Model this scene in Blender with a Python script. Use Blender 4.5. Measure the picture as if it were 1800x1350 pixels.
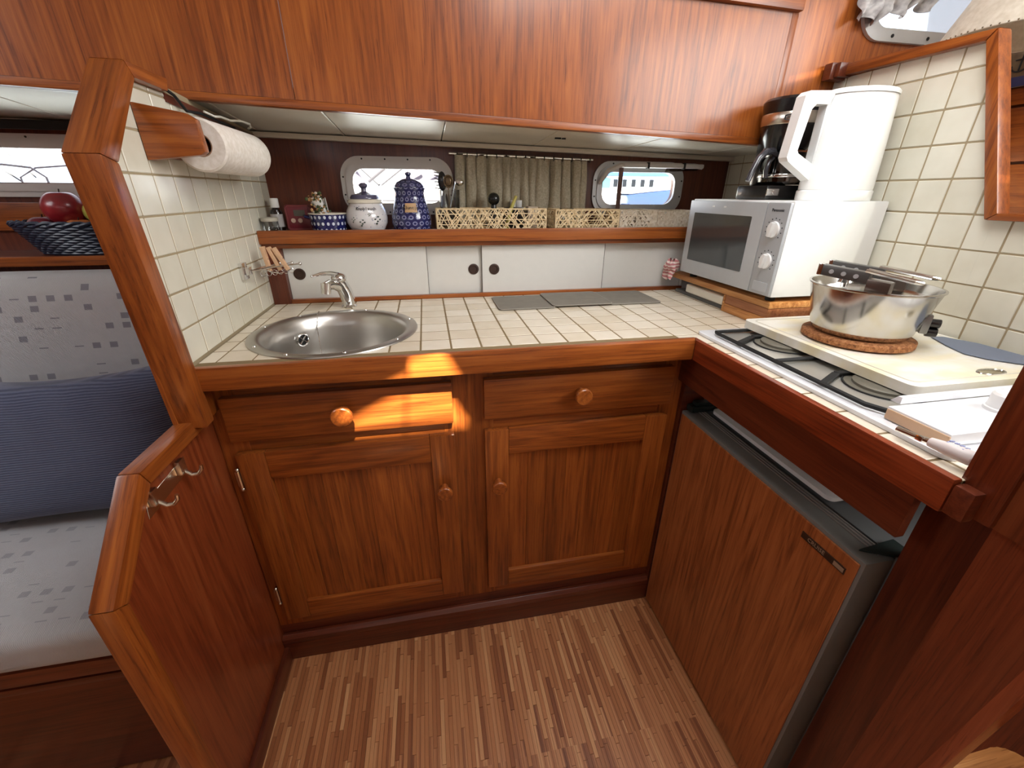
import bpy, bmesh, math, random
from mathutils import Vector, Matrix
random.seed(7)
S = bpy.context.scene
COL = S.collection
for o in list(bpy.data.objects):
    bpy.data.objects.remove(o)
pi = math.pi

# ------------------------------------------------------------------ camera
FPX = 733.9
def cam_rows(yaw, pitch, roll):
    fwd = Vector((math.sin(yaw)*math.cos(pitch), math.cos(yaw)*math.cos(pitch), -math.sin(pitch)))
    right = Vector((math.cos(yaw), -math.sin(yaw), 0)); down = fwd.cross(right)
    r = right*math.cos(roll)+down*math.sin(roll); d = -right*math.sin(roll)+down*math.cos(roll)
    return r, d, fwd
cr, cd, cf = cam_rows(.1924, .4283, -.0058)
cam = bpy.data.cameras.new('camera'); camo = bpy.data.objects.new('camera', cam); COL.objects.link(camo)
cam.sensor_width = 36; cam.lens = FPX/1800*36; cam.clip_start = .02; cam.clip_end = 200
mw = Matrix(((cr.x, -cd.x, -cf.x, .001), (cr.y, -cd.y, -cf.y, -.8512), (cr.z, -cd.z, -cf.z, 1.2019), (0, 0, 0, 1)))
camo.matrix_world = mw
S.camera = camo

# ------------------------------------------------------------------ world, sun, lights, exposure
S.view_settings.view_transform = 'Standard'; S.view_settings.look = 'None'
S.view_settings.gamma = 1; S.view_settings.use_curve_mapping = False
S.view_settings.exposure = 0.0
W = bpy.data.worlds.new('world'); S.world = W; W.use_nodes = True
wb = W.node_tree.nodes['Background']; wb.inputs[0].default_value = (.86, .92, 1, 1); wb.inputs[1].default_value = 2.6
SUN = Vector((-.13, .57, -.81)).normalized()          # the way the sunlight travels
def lamp(name, kind, energy, loc, look, color=(1, 1, 1), size=None):
    l = bpy.data.lights.new(name, kind); l.energy = energy; l.color = color
    o = bpy.data.objects.new(name, l); COL.objects.link(o); o.location = loc
    o.rotation_euler = (Vector(look)).to_track_quat('-Z', 'Y').to_euler()
    if size: l.shape = 'RECTANGLE'; l.size, l.size_y = size
    return o
sun = lamp('sun', 'SUN', 50, (0, -3, 6), SUN, (1, .90, .70)); sun.data.angle = .016
lamp('companionway_daylight', 'AREA', 34, (1.55, -1.15, 1.88), (-.62, .62, -.5), (.98, .98, .96), (1.0, .8))
lamp('overhead_fill', 'AREA', 13, (.52, -.36, 1.93), (-.12, .15, -1), (.97, .99, 1), (.8, .5))  # added overhead fill lamp, no hatch opens above it
lamp('side_window_daylight', 'AREA', 1.0, (-.6, -2.1, 1.6), (.12, 1, -.12), (.95, .97, 1), (1.8, .35))
lamp('saloon_window_daylight', 'AREA', 8.0, (-1.75, -.3, 1.75), (.5, .5, -.55), (.95, .97, 1), (.7, .5))

lamp('lining_fill', 'AREA', 18, (.2, 1.5, .72), (-.05, -.85, .62), (1, .98, .93), (3.0, .5))  # added lamp low outside, out of view, to brighten the white lining

# ------------------------------------------------------------------ material helpers
MATS = {}
class NT:
    def __init__(s, name):
        s.m = bpy.data.materials.new(name); s.m.use_nodes = True
        s.t = s.m.node_tree; s.b = s.t.nodes['Principled BSDF']; s.out = s.t.nodes['Material Output']
    def n(s, typ, **kw):
        nd = s.t.nodes.new(typ)
        for k, v in kw.items():
            if hasattr(nd, k): setattr(nd, k, v)
        return nd
    def lk(s, a, b): s.t.links.new(a, b)
    def mth(s, op, a, b=None, c=None):
        nd = s.n('ShaderNodeMath', operation=op)
        for i, v in enumerate((a, b, c)):
            if v is None: continue
            if isinstance(v, (int, float)): nd.inputs[i].default_value = v
            else: s.lk(v, nd.inputs[i])
        return nd.outputs[0]
    def mix(s, fac, a, b):
        nd = s.n('ShaderNodeMix', data_type='RGBA')
        for i, v in ((0, fac), (6, a), (7, b)):
            if isinstance(v, (int, float)): nd.inputs[i].default_value = v
            elif isinstance(v, (tuple, list)): nd.inputs[i].default_value = (*v[:3], 1)
            else: s.lk(v, nd.inputs[i])
        return nd.outputs[2]
    def ramp(s, fac, stops):
        nd = s.n('ShaderNodeValToRGB'); e = nd.color_ramp.elements
        while len(e) < len(stops): e.new(.5)
        for k, (p, c) in zip(e, stops): k.position = p; k.color = (*c[:3], 1)
        s.lk(fac, nd.inputs[0]); return nd.outputs[0]
    def noise(s, vec, scale, detail=3, rough=.5, dist=0):
        nd = s.n('ShaderNodeTexNoise'); s.lk(vec, nd.inputs['Vector'])
        nd.inputs['Scale'].default_value = scale; nd.inputs['Detail'].default_value = detail
        nd.inputs['Roughness'].default_value = rough; nd.inputs['Distortion'].default_value = dist
        return nd.outputs[0]
    def obj(s): return s.n('ShaderNodeTexCoord').outputs['Object']
    def uv(s): return s.n('ShaderNodeTexCoord').outputs['UV']
    def rnd(s): return s.n('ShaderNodeObjectInfo').outputs['Random']
    def mapv(s, vec, scale=(1, 1, 1), rot=(0, 0, 0), loc=(0, 0, 0)):
        nd = s.n('ShaderNodeMapping'); s.lk(vec, nd.inputs[0])
        nd.inputs['Scale'].default_value = scale; nd.inputs['Rotation'].default_value = rot; nd.inputs['Location'].default_value = loc
        return nd.outputs[0]
    def sep(s, vec):
        nd = s.n('ShaderNodeSeparateXYZ'); s.lk(vec, nd.inputs[0]); return nd.outputs
    def bump(s, h, strength=.2, dist=.002):
        nd = s.n('ShaderNodeBump'); nd.inputs['Strength'].default_value = strength; nd.inputs['Distance'].default_value = dist
        s.lk(h, nd.inputs['Height']); s.lk(nd.outputs[0], s.b.inputs['Normal'])
    def set(s, **kw):
        for k, v in kw.items():
            i = s.b.inputs[k.replace('_', ' ')]
            if isinstance(v, (tuple, list)): i.default_value = (*v[:3], 1)
            elif isinstance(v, (int, float)): i.default_value = v
            else: s.lk(v, i)
        return s
def srgb(r, g, b):
    f = lambda c: (c/255/12.92 if c/255 <= .04045 else ((c/255+.055)/1.055)**2.4)
    return (f(r), f(g), f(b))
def plain(name, col, rough=.5, metal=0, coat=0, var=0, spec=.5):
    t = NT(name); t.set(Base_Color=col, Roughness=rough, Metallic=metal, Coat_Weight=coat, Specular_IOR_Level=spec)
    n = t.noise(t.obj(), 40, 3)
    lo = tuple(c*(.985-var) for c in col); hi = tuple(min(1, c*(1.01+var)) for c in col)
    t.set(Base_Color=t.ramp(n, [(.3, lo), (.7, hi)]))
    return t.m
def wood(name, dark, mid, light, axis, rough=.32, fine=70, coat=.22, fig=1.0):
    t = NT(name); v = t.obj()
    off = t.n('ShaderNodeVectorMath', operation='SCALE'); cmb = t.n('ShaderNodeCombineXYZ')
    r = t.rnd()
    t.lk(r, cmb.inputs[0]); t.lk(t.mth('MULTIPLY', r, 7.3), cmb.inputs[1]); t.lk(t.mth('MULTIPLY', r, 3.7), cmb.inputs[2])
    off.inputs['Scale'].default_value = 3.0; t.lk(cmb.outputs[0], off.inputs[0])
    add = t.n('ShaderNodeVectorMath', operation='ADD'); t.lk(v, add.inputs[0]); t.lk(off.outputs[0], add.inputs[1])
    base = add.outputs[0]
    if axis in 'de': base = t.mapv(base, (1, 1, 1), ({'d': .785, 'e': -.70}[axis], 0, 0)); axis = 'z'
    sc = {'x': (.03, 1, 1), 'y': (1, .03, 1), 'z': (1, 1, .03)}[axis]
    st = t.mapv(base, sc)
    sc2 = {'x': (.09, 1, 1), 'y': (1, .09, 1), 'z': (1, 1, .09)}[axis]
    st2 = t.mapv(base, sc2)
    f1 = t.noise(st, fine*2.2, 5, .62)                      # fine pores and streaks
    f2 = t.noise(st2, 7*fig, 3, .5, 1.2)                    # broad figure
    rings = t.mth('FRACT', t.mth('MULTIPLY', f2, 9))
    rings = t.mth('ABSOLUTE', t.mth('SUBTRACT', t.mth('MULTIPLY', rings, 2), 1))
    f3 = t.noise(st, fine*6, 3, .55)
    fac = t.mth('ADD', t.mth('MULTIPLY', f1, .62), t.mth('ADD', t.mth('MULTIPLY', rings, .12), t.mth('MULTIPLY', f2, .26)))
    fac = t.mth('SUBTRACT', fac, t.mth('MULTIPLY', t.mth('LESS_THAN', f3, .40), .09))
    c = t.ramp(fac, [(.34, dark), (.5, mid), (.68, light)])
    hv = t.n('ShaderNodeHueSaturation'); t.lk(c, hv.inputs['Color']); t.lk(t.mth('ADD', t.mth('MULTIPLY', r, .24), .88), hv.inputs['Value'])
    t.set(Base_Color=hv.outputs[0], Roughness=rough, Coat_Weight=coat, Coat_Roughness=.16, Specular_IOR_Level=.45)
    t.bump(f1, .08, .0006)
    return t.m
TD, TM, TL = srgb(104, 49, 18), srgb(142, 74, 28), srgb(166, 94, 38)
teak = {a: wood('teak_'+a, TD, TM, TL, a) for a in 'xyzde'}
MD, MM, ML = srgb(74, 31, 18), srgb(96, 42, 23), srgb(112, 54, 31)
mahog = {a: wood('mahogany_'+a, MD, MM, ML, a, .35) for a in 'xyz'}
veneer = wood('fridge_veneer', srgb(112, 60, 28), srgb(150, 86, 44), srgb(168, 102, 56), 'z', .4, 60, .1, 1.4)
bamboo = {a: wood('acacia_'+a, srgb(140, 84, 40), srgb(190, 128, 70), srgb(222, 172, 112), a, .45, 60, .05) for a in 'xy'}
def floor_mat():
    t = NT('strip_floor'); v = t.obj(); r = t.rnd()
    cm = t.n('ShaderNodeCombineXYZ'); t.lk(t.mth('MULTIPLY', r, 50), cm.inputs[0]); t.lk(t.mth('MULTIPLY', r, 31), cm.inputs[1])
    a = t.n('ShaderNodeVectorMath', operation='ADD'); t.lk(v, a.inputs[0]); t.lk(cm.outputs[0], a.inputs[1])
    st = t.mapv(a.outputs[0], (1, .05, 1)); g = t.noise(st, 260, 4, .6)
    base = t.ramp(r, [(0, srgb(128, 74, 44)), (.14, srgb(158, 98, 60)), (.4, srgb(186, 124, 80)), (.8, srgb(200, 140, 94)), (1, srgb(222, 168, 118))])
    c = t.mix(t.mth('MULTIPLY', g, .42), base, srgb(120, 70, 40))
    t.set(Base_Color=c, Roughness=.42, Specular_IOR_Level=.4); t.bump(g, .06, .0005); return t.m
M_floor = floor_mat()
def floor_far_mat():
    t = NT('strip_floor_far'); v = t.obj()
    wn = t.n('ShaderNodeTexWhiteNoise'); sn = t.n('ShaderNodeVectorMath', operation='SNAP'); t.lk(v, sn.inputs[0]); sn.inputs[1].default_value = (.0098, .17, 10)
    t.lk(sn.outputs[0], wn.inputs['Vector'])
    base = t.ramp(wn.outputs[0], [(0, srgb(128, 74, 44)), (.14, srgb(158, 98, 60)), (.4, srgb(186, 124, 80)), (.8, srgb(200, 140, 94)), (1, srgb(222, 168, 118))])
    g = t.noise(t.mapv(v, (1, .05, 1)), 260, 4, .6)
    t.set(Base_Color=t.mix(t.mth('MULTIPLY', g, .42), base, srgb(120, 70, 40)), Roughness=.42); return t.m
M_floor_far = floor_far_mat()
def tile_mat(name, lo, hi, rough):
    t = NT(name); v = t.obj(); r = t.rnd()
    cm = t.n('ShaderNodeCombineXYZ'); t.lk(t.mth('MULTIPLY', r, 50), cm.inputs[0]); t.lk(t.mth('MULTIPLY', r, 31), cm.inputs[1])
    a = t.n('ShaderNodeVectorMath', operation='ADD'); t.lk(v, a.inputs[0]); t.lk(cm.outputs[0], a.inputs[1])
    n = t.noise(a.outputs[0], 22, 2, .5)
    c = t.ramp(t.mth('ADD', t.mth('MULTIPLY', n, .55), t.mth('MULTIPLY', r, .4)), [(.2, lo), (.75, hi)])
    t.set(Base_Color=c, Roughness=rough, Coat_Weight=.25, Coat_Roughness=.12)
    t.bump(n, .25, .0016); return t.m
M_tile = tile_mat('glazed_tile', srgb(206, 201, 182), srgb(224, 221, 206), .3)
M_ctile = tile_mat('counter_tile', srgb(208, 194, 170), srgb(228, 219, 203), .36)
M_grout = plain('grout', srgb(128, 108, 76), .85); M_groutw = plain('wall_grout', srgb(158, 142, 112), .85)
M_lam = plain('white_laminate', srgb(214, 212, 206), .45)
M_white = plain('white_plastic', srgb(238, 238, 236), .32, coat=.2)
M_offw = plain('offwhite_plastic', srgb(226, 222, 208), .4)
M_enamel = plain('white_enamel', srgb(232, 234, 238), .15, coat=.5)
M_silver = plain('silver_plastic', srgb(196, 200, 204), .35, metal=.35)
M_silver2 = plain('grey_plastic_panel', srgb(182, 186, 190), .38, metal=.3)
M_greyp = plain('fridge_grey', srgb(112, 112, 108), .5)
M_greyd = plain('fridge_body_grey', srgb(96, 98, 98), .55)
M_black = plain('black_plastic', srgb(18, 18, 20), .25, coat=.3)
M_blackm = plain('black_matt', srgb(16, 16, 16), .7)
M_dkgreen = plain('dark_hinge', srgb(28, 40, 38), .45)
M_brownplug = plain('brown_pull', srgb(52, 30, 20), .5)
M_chrome = plain('chrome', (.75, .75, .74), .12, 1)
M_nickel = plain('nickel', (.72, .68, .6), .25, 1)
M_alu = plain('aluminium', srgb(196, 198, 200), .42, .55)
M_winframe = plain('painted_window_frame', srgb(206, 200, 196), .5)
M_lining = plain('white_lining', srgb(222, 214, 198), .34, coat=.4)
M_lip = plain('white_lip', srgb(214, 206, 190), .45)
M_cabin = plain('cabin_white', srgb(222, 216, 204), .6)
def steel(name, rough, ax):
    t = NT(name); n = t.noise(t.mapv(t.obj(), {'z': (1, 1, 30), 'r': (1, 1, 1)}[ax]), 30, 3)
    t.set(Base_Color=(.54, .52, .49), Metallic=1, Roughness=t.mth('ADD', t.mth('MULTIPLY', n, .12), rough)); return t.m
M_steel = steel('brushed_steel', .26, 'r')
M_pot = steel('pot_steel', .12, 'z')
def glass_mat(name, tint=(1, 1, 1), refl=.08, alpha=.04, dark=None):
    t = NT(name); tr = t.n('ShaderNodeBsdfTransparent'); tr.inputs[0].default_value = (*tint, 1)
    gl = t.n('ShaderNodeBsdfGlossy'); gl.inputs['Roughness'].default_value = .03
    fr = t.n('ShaderNodeFresnel'); fr.inputs[0].default_value = 1.3
    mx = t.n('ShaderNodeMixShader'); t.lk(t.mth('ADD', t.mth('MULTIPLY', fr.outputs[0], .8), alpha), mx.inputs[0])
    t.lk(tr.outputs[0], mx.inputs[1]); t.lk(gl.outputs[0], mx.inputs[2]); t.lk(mx.outputs[0], t.out.inputs[0])
    return t.m
M_glass = glass_mat('window_glass', (.97, .98, 1), alpha=.01)
M_clear = glass_mat('clear_glass', (.86, .87, .86), alpha=.06)
M_smoke = glass_mat('smoked_glass', (.42, .37, .33), alpha=.08)
M_ovenwin = plain('oven_window', srgb(58, 62, 64), .12, coat=.6)
def cork_mat():
    t = NT('cork'); n = t.noise(t.obj(), 160, 4, .7); n2 = t.noise(t.obj(), 25, 2)
    c = t.ramp(n, [(.3, srgb(86, 48, 22)), (.5, srgb(160, 104, 62)), (.7, srgb(196, 142, 94))])
    t.set(Base_Color=t.mix(t.ramp(n2, [(.6, (0, 0, 0)), (.72, (.6, .6, .6))]), c, srgb(60, 34, 18)), Roughness=.9); t.bump(n, .5, .001); return t.m
M_cork = cork_mat()
def board_mat():
    t = NT('cutting_board'); n = t.noise(t.mapv(t.obj(), (1, 2.2, 1)), 7, 3, .6); n2 = t.noise(t.mapv(t.obj(), (1, .08, 1), (0, 0, .5)), 180, 3)
    c = t.ramp(n, [(.42, srgb(232, 229, 219)), (.66, srgb(226, 215, 180))])
    t.set(Base_Color=t.mix(t.mth('MULTIPLY', n2, .18), c, srgb(170, 150, 120)), Roughness=.5, Specular_IOR_Level=.4); return t.m
M_board = board_mat()
def fabric_settee(axes):
    t = NT('settee_fabric_'+axes); v = t.obj(); x, y, z = t.sep(v); vy = z if axes == 'xz' else y
    cell = .036
    fx = t.mth('DIVIDE', x, cell); fy = t.mth('DIVIDE', vy, cell*.62)
    ix = t.mth('FLOOR', fx); iy = t.mth('FLOOR', fy)
    cm = t.n('ShaderNodeCombineXYZ'); t.lk(ix, cm.inputs[0]); t.lk(iy, cm.inputs[1])
    wn = t.n('ShaderNodeTexWhiteNoise', noise_dimensions='2D'); t.lk(cm.outputs[0], wn.inputs['Vector'])
    on = t.mth('GREATER_THAN', wn.outputs[0], .78)
    on2 = t.mth('MULTIPLY', t.mth('GREATER_THAN', wn.outputs[0], .52), t.mth('LESS_THAN', wn.outputs[0], .66))
    dx = t.mth('ABSOLUTE', t.mth('SUBTRACT', t.mth('FRACT', fx), .5)); dy = t.mth('ABSOLUTE', t.mth('SUBTRACT', t.mth('FRACT', fy), .5))
    m = t.mth('MULTIPLY', t.mth('MULTIPLY', t.mth('LESS_THAN', dx, .23), t.mth('LESS_THAN', dy, .3)), on)
    m = t.mth('MAXIMUM', m, t.mth('MULTIPLY', t.mth('MULTIPLY', t.mth('LESS_THAN', dx, .26), t.mth('LESS_THAN', dy, .06)), on2))
    weave = t.n('ShaderNodeTexWave'); t.lk(t.mapv(v, (1, 1, 1), (.3, .5, .4)), weave.inputs[0]); weave.inputs['Scale'].default_value = 130; weave.inputs['Distortion'].default_value = 1.5
    n = t.noise(v, 60, 3)
    base = t.mix(t.mth('MULTIPLY', weave.outputs[1], .55), srgb(188, 188, 190), srgb(146, 147, 152))
    base = t.mix(t.mth('MULTIPLY', n, .35), base, srgb(162, 162, 164))
    c = t.mix(t.mth('MULTIPLY', m, .75 if axes == 'xz' else .42), base, srgb(108, 108, 118))
    t.set(Base_Color=c, Roughness=.95, Sheen_Weight=.2, Specular_IOR_Level=.1); t.bump(weave.outputs[1], .4, .0015); return t.m
M_seatf = fabric_settee('xy'); M_backf = fabric_settee('xz')
def navy_mat():
    t = NT('navy_cord'); v = t.obj(); w = t.n('ShaderNodeTexWave', bands_direction='Z'); t.lk(v, w.inputs[0]); w.inputs['Scale'].default_value = 62; w.inputs['Distortion'].default_value = 1.2; w.inputs['Detail'].default_value = 3
    n = t.noise(v, 160, 3)
    c = t.mix(w.outputs[1], srgb(68, 75, 96), srgb(104, 111, 134)); c = t.mix(t.mth('MULTIPLY', n, .4), c, srgb(62, 70, 100))
    t.set(Base_Color=c, Roughness=.95, Sheen_Weight=.25, Specular_IOR_Level=.1); t.bump(w.outputs[1], .5, .0015); return t.m
M_navy = navy_mat()
def cloth(name, c1, c2, scale=200):
    t = NT(name); n = t.noise(t.obj(), scale, 3); t.set(Base_Color=t.ramp(n, [(.35, c1), (.65, c2)]), Roughness=.95, Specular_IOR_Level=.1, Sheen_Weight=.15); t.bump(n, .3, .001); return t.m
M_linen = cloth('linen_curtain', srgb(166, 158, 138), srgb(190, 182, 162))
M_lace = cloth('lace_curtain', srgb(150, 146, 146), srgb(196, 192, 190), 60)
M_paper = cloth('kitchen_paper', srgb(214, 206, 194), srgb(228, 222, 214), 120)
M_card = plain('cardboard_core', srgb(150, 116, 90), .9)
M_rattan = cloth('rattan', srgb(212, 186, 144), srgb(236, 216, 178), 120)
M_rattanw = cloth('rattan_pale', srgb(206, 190, 166), srgb(232, 222, 206), 120)
M_wicker = plain('navy_wicker', srgb(24, 36, 58), .42, coat=.1, var=.25)
M_towel = None
def towel_mat():
    t = NT('striped_towel'); w = t.n('ShaderNodeTexWave', bands_direction='Z'); t.lk(t.obj(), w.inputs[0]); w.inputs['Scale'].default_value = 28; w.inputs['Distortion'].default_value = 4
    t.set(Base_Color=t.ramp(w.outputs[1], [(.35, srgb(226, 206, 198)), (.6, srgb(190, 120, 122))]), Roughness=.95); return t.m
M_towel = towel_mat()
def fruit_mat(name, a, b, s=9):
    t = NT(name); n = t.noise(t.obj(), s, 3, .6); t.set(Base_Color=t.ramp(n, [(.35, a), (.7, b)]), Roughness=.3, Coat_Weight=.3); return t.m
M_apple = fruit_mat('red_apple_skin', srgb(120, 22, 34), srgb(176, 52, 56))
M_apple2 = fruit_mat('dark_apple_skin', srgb(96, 20, 36), srgb(140, 34, 48))
M_orange = fruit_mat('yellow_red_skin', srgb(180, 70, 50), srgb(206, 160, 80))
M_lemon = fruit_mat('green_yellow_skin', srgb(160, 156, 66), srgb(196, 186, 100))
def ringdot_mat(name, base, ring, nu, h, rad, w, band=None, dot=False):
    """rings or dots printed around a pot, laid out on the pot's own wrap (u round it, v up in metres)"""
    t = NT(name); u, v, _ = t.sep(t.uv())
    row = t.mth('FLOOR', t.mth('DIVIDE', v, h))
    uu = t.mth('ADD', t.mth('MULTIPLY', u, nu), t.mth('MULTIPLY', t.mth('MODULO', row, 2), .5))
    dx = t.mth('SUBTRACT', t.mth('FRACT', uu), .5); dy = t.mth('SUBTRACT', t.mth('FRACT', t.mth('DIVIDE', v, h)), .5)
    d = t.mth('SQRT', t.mth('ADD', t.mth('MULTIPLY', dx, dx), t.mth('MULTIPLY', dy, dy)))
    m = t.mth('LESS_THAN', d, rad) if dot else t.mth('LESS_THAN', t.mth('ABSOLUTE', t.mth('SUBTRACT', d, rad)), w)
    t.set(Base_Color=t.mix(m, base, ring), Roughness=.14, Coat_Weight=.5); return t.m
M_bluejar = ringdot_mat('blue_ring_glaze', srgb(30, 34, 84), srgb(124, 128, 168), 18, .0165, .27, .085)
M_bowl = ringdot_mat('blue_dot_glaze', srgb(22, 28, 84), srgb(206, 212, 226), 22, .017, .26, .1, dot=True)
def whitejar_mat():
    t = NT('white_flower_glaze'); v = t.uv(); vo = t.n('ShaderNodeTexVoronoi'); t.lk(t.mapv(v, (30, 100, 1)), vo.inputs[0]); vo.inputs['Scale'].default_value = 1
    m = t.mth('LESS_THAN', vo.outputs[0], .17)
    c = t.mix(t.mth('MULTIPLY', m, .7), srgb(220, 218, 220), srgb(120, 128, 160))
    t.set(Base_Color=c, Roughness=.14, Coat_Weight=.5); return t.m
M_whitejar = whitejar_mat()
M_lidgrey = plain('glazed_lid', srgb(92, 90, 116), .16, coat=.5)
M_bluelid = ringdot_mat('blue_lid_glaze', srgb(40, 42, 88), srgb(110, 112, 156), 12, .014, .26, .1)
M_cream = plain('cream_glaze', srgb(226, 220, 204), .2, coat=.4)
M_leafg = plain('dried_leaf', srgb(66, 78, 44), .8, var=.2)
M_leafb = plain('dried_petal', srgb(168, 128, 84), .8, var=.2)
M_petal = plain('white_petal', srgb(214, 200, 186), .8)
M_maroon = plain('maroon_plastic', srgb(110, 20, 36), .35, coat=.2)
M_maroon2 = plain('maroon_plastic_rim', srgb(132, 58, 62), .4)
M_screen = plain('lcd', srgb(84, 80, 72), .3)
M_pink = plain('pale_button', srgb(206, 176, 160), .5)
M_bottle = plain('dark_bottle', srgb(30, 18, 14), .2, coat=.4)
M_label = plain('paper_label', srgb(176, 172, 170), .7)
M_peg = plain('beech_peg', srgb(206, 166, 130), .7, var=.08)
M_mat = plain('grey_felt_mat', srgb(122, 116, 106), .9, var=.05)
M_matb = plain('mat_border', srgb(146, 140, 130), .9)
M_bluemat = plain('slate_blue_rubber', srgb(110, 118, 134), .6)
M_ink = plain('dark_ink', srgb(34, 34, 38), .6)
M_inkblue = plain('green_ink', srgb(58, 74, 66), .6)
M_labely = plain('jar_label', srgb(196, 160, 118), .5)
M_badge = plain('badge_brown', srgb(54, 36, 26), .35)
M_badget = plain('badge_silver', srgb(168, 150, 128), .35, .4)
M_yellow = plain('yellow_plastic', srgb(190, 180, 90), .4)
M_shade = cloth('lamp_shade_cloth', srgb(206, 196, 178), srgb(220, 212, 196), 80)
M_picture = None
M_bronze = plain('bronze_sepia', srgb(120, 102, 78), .5, var=.25)
M_bluefab = plain('blue_print', srgb(56, 62, 116), .6)

# ------------------------------------------------------------------ mesh helpers
class MB:
    def __init__(s): s.bm = bmesh.new()
    def _add(s, t):
        me = bpy.data.meshes.new('t'); t.to_mesh(me); t.free(); s.bm.from_mesh(me); bpy.data.meshes.remove(me)
        return s
    def box(s, x0, x1, y0, y1, z0, z1, bev=0, seg=2, rot=None, piv=None):
        t = bmesh.new(); bmesh.ops.create_cube(t, size=1)
        for v in t.verts: v.co = Vector(((x0+x1)/2+v.co.x*(x1-x0), (y0+y1)/2+v.co.y*(y1-y0), (z0+z1)/2+v.co.z*(z1-z0)))
        if bev: bmesh.ops.bevel(t, geom=list(t.edges), offset=bev, segments=seg, affect='EDGES', profile=.7)
        if rot is not None:
            p = Vector(piv) if piv else Vector(((x0+x1)/2, (y0+y1)/2, (z0+z1)/2))
            m = rot.to_3x3() if hasattr(rot, 'to_3x3') else rot
            for v in t.verts: v.co = p+m @ (v.co-p)
        return s._add(t)
    def hexa(s, pts, bev=0, seg=2):
        t = bmesh.new(); vs = [t.verts.new(p) for p in pts]      # 4 bottom ring, 4 top ring
        for f in ((0, 3, 2, 1), (4, 5, 6, 7), (0, 1, 5, 4), (1, 2, 6, 5), (2, 3, 7, 6), (3, 0, 4, 7)): t.faces.new([vs[i] for i in f])
        bmesh.ops.recalc_face_normals(t, faces=t.faces)
        if bev: bmesh.ops.bevel(t, geom=list(t.edges), offset=bev, segments=seg, affect='EDGES', profile=.7)
        return s._add(t)
    def prism(s, poly, ax, a, b, bev=0, seg=2):
        """poly: 2-D points in the plane across axis ax (x: (y,z), y: (x,z), z: (x,y)), extruded from a to b"""
        def P(p, h): return {'x': (h, p[0], p[1]), 'y': (p[0], h, p[1]), 'z': (p[0], p[1], h)}[ax]
        t = bmesh.new(); A = [t.verts.new(P(p, a)) for p in poly]; B = [t.verts.new(P(p, b)) for p in poly]; n = len(poly)
        t.faces.new(A); t.faces.new(B[::-1])
        for i in range(n): t.faces.new((A[i], B[i], B[(i+1) % n], A[(i+1) % n]))
        bmesh.ops.recalc_face_normals(t, faces=t.faces)
        if bev: bmesh.ops.bevel(t, geom=list(t.edges), offset=bev, segments=seg, affect='EDGES', profile=.7)
        return s._add(t)
    def plate(s, outer, holes, ax, a, b):
        """flat plate with holes"""
        def P(p, h): return {'x': (h, p[0], p[1]), 'y': (p[0], h, p[1]), 'z': (p[0], p[1], h)}[ax]
        t = bmesh.new(); ed = []
        for lp in [outer]+list(holes):
            vs = [t.verts.new(P(p, a)) for p in lp]
            ed += [t.edges.new((vs[i], vs[(i+1) % len(vs)])) for i in range(len(vs))]
        bmesh.ops.triangle_fill(t, edges=ed, use_beauty=True)
        r = bmesh.ops.extrude_face_region(t, geom=list(t.faces))
        d = Vector(P((0, 0), b-a))
        for e in r['geom']:
            if isinstance(e, bmesh.types.BMVert): e.co += d
        bmesh.ops.recalc_face_normals(t, faces=t.faces)
        return s._add(t)
    def cyl(s, p0, p1, r0, r1=None, n=24, bev=0):
        r1 = r0 if r1 is None else r1; p0, p1 = Vector(p0), Vector(p1); d = p1-p0
        t = bmesh.new(); bmesh.ops.create_cone(t, cap_ends=True, segments=n, radius1=r0, radius2=r1, depth=d.length)
        if bev:
            bmesh.ops.bevel(t, geom=[e for e in t.edges if len(e.link_faces) == 2 and any(len(f.verts) > 4 for f in e.link_faces)], offset=bev, segments=2, affect='EDGES', profile=.7)
        q = d.to_track_quat('Z', 'Y')
        for v in t.verts: v.co = (p0+p1)/2+q @ v.co
        return s._add(t)
    def tube(s, pts, r, n=10, closed=False):
        pts = [Vector(p) for p in pts]; t = bmesh.new(); rings = []; up = None; N = len(pts)
        for i, p in enumerate(pts):
            a = pts[i-1] if (i or closed) else p; b = pts[(i+1) % N] if (i < N-1 or closed) else p
            d = (b-a).normalized()
            if up is None: up = d.orthogonal().normalized()
            up = (up-d*up.dot(d)).normalized(); w = d.cross(up)
            rr = r[i] if isinstance(r, (list, tuple)) else r
            rings.append([t.verts.new(p+up*rr*math.cos(2*pi*k/n)+w*rr*math.sin(2*pi*k/n)) for k in range(n)])
        for i in range(N if closed else N-1):
            A, B = rings[i], rings[(i+1) % N]
            for k in range(n): t.faces.new((A[k], A[(k+1) % n], B[(k+1) % n], B[k]))
        if not closed: t.faces.new(rings[0][::-1]); t.faces.new(rings[-1])
        bmesh.ops.recalc_face_normals(t, faces=t.faces)
        return s._add(t)
    def lathe(s, prof, c, n=40, sx=1, sy=1, cap=True):
        t = bmesh.new(); uvl = t.loops.layers.uv.new('uv'); rings = []
        for r, z in prof: rings.append([t.verts.new((c[0]+sx*r*math.cos(2*pi*k/n), c[1]+sy*r*math.sin(2*pi*k/n), z)) for k in range(n)])
        arc = [0]
        for (r0, z0), (r1, z1) in zip(prof, prof[1:]): arc.append(arc[-1]+math.hypot(r1-r0, z1-z0))
        for i in range(len(prof)-1):
            for k in range(n):
                f = t.faces.new((rings[i][k], rings[i][(k+1) % n], rings[i+1][(k+1) % n], rings[i+1][k]))
                for l, (uu, vv) in zip(f.loops, ((k/n, arc[i]), ((k+1)/n, arc[i]), ((k+1)/n, arc[i+1]), (k/n, arc[i+1]))): l[uvl].uv = (uu, vv)
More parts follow.
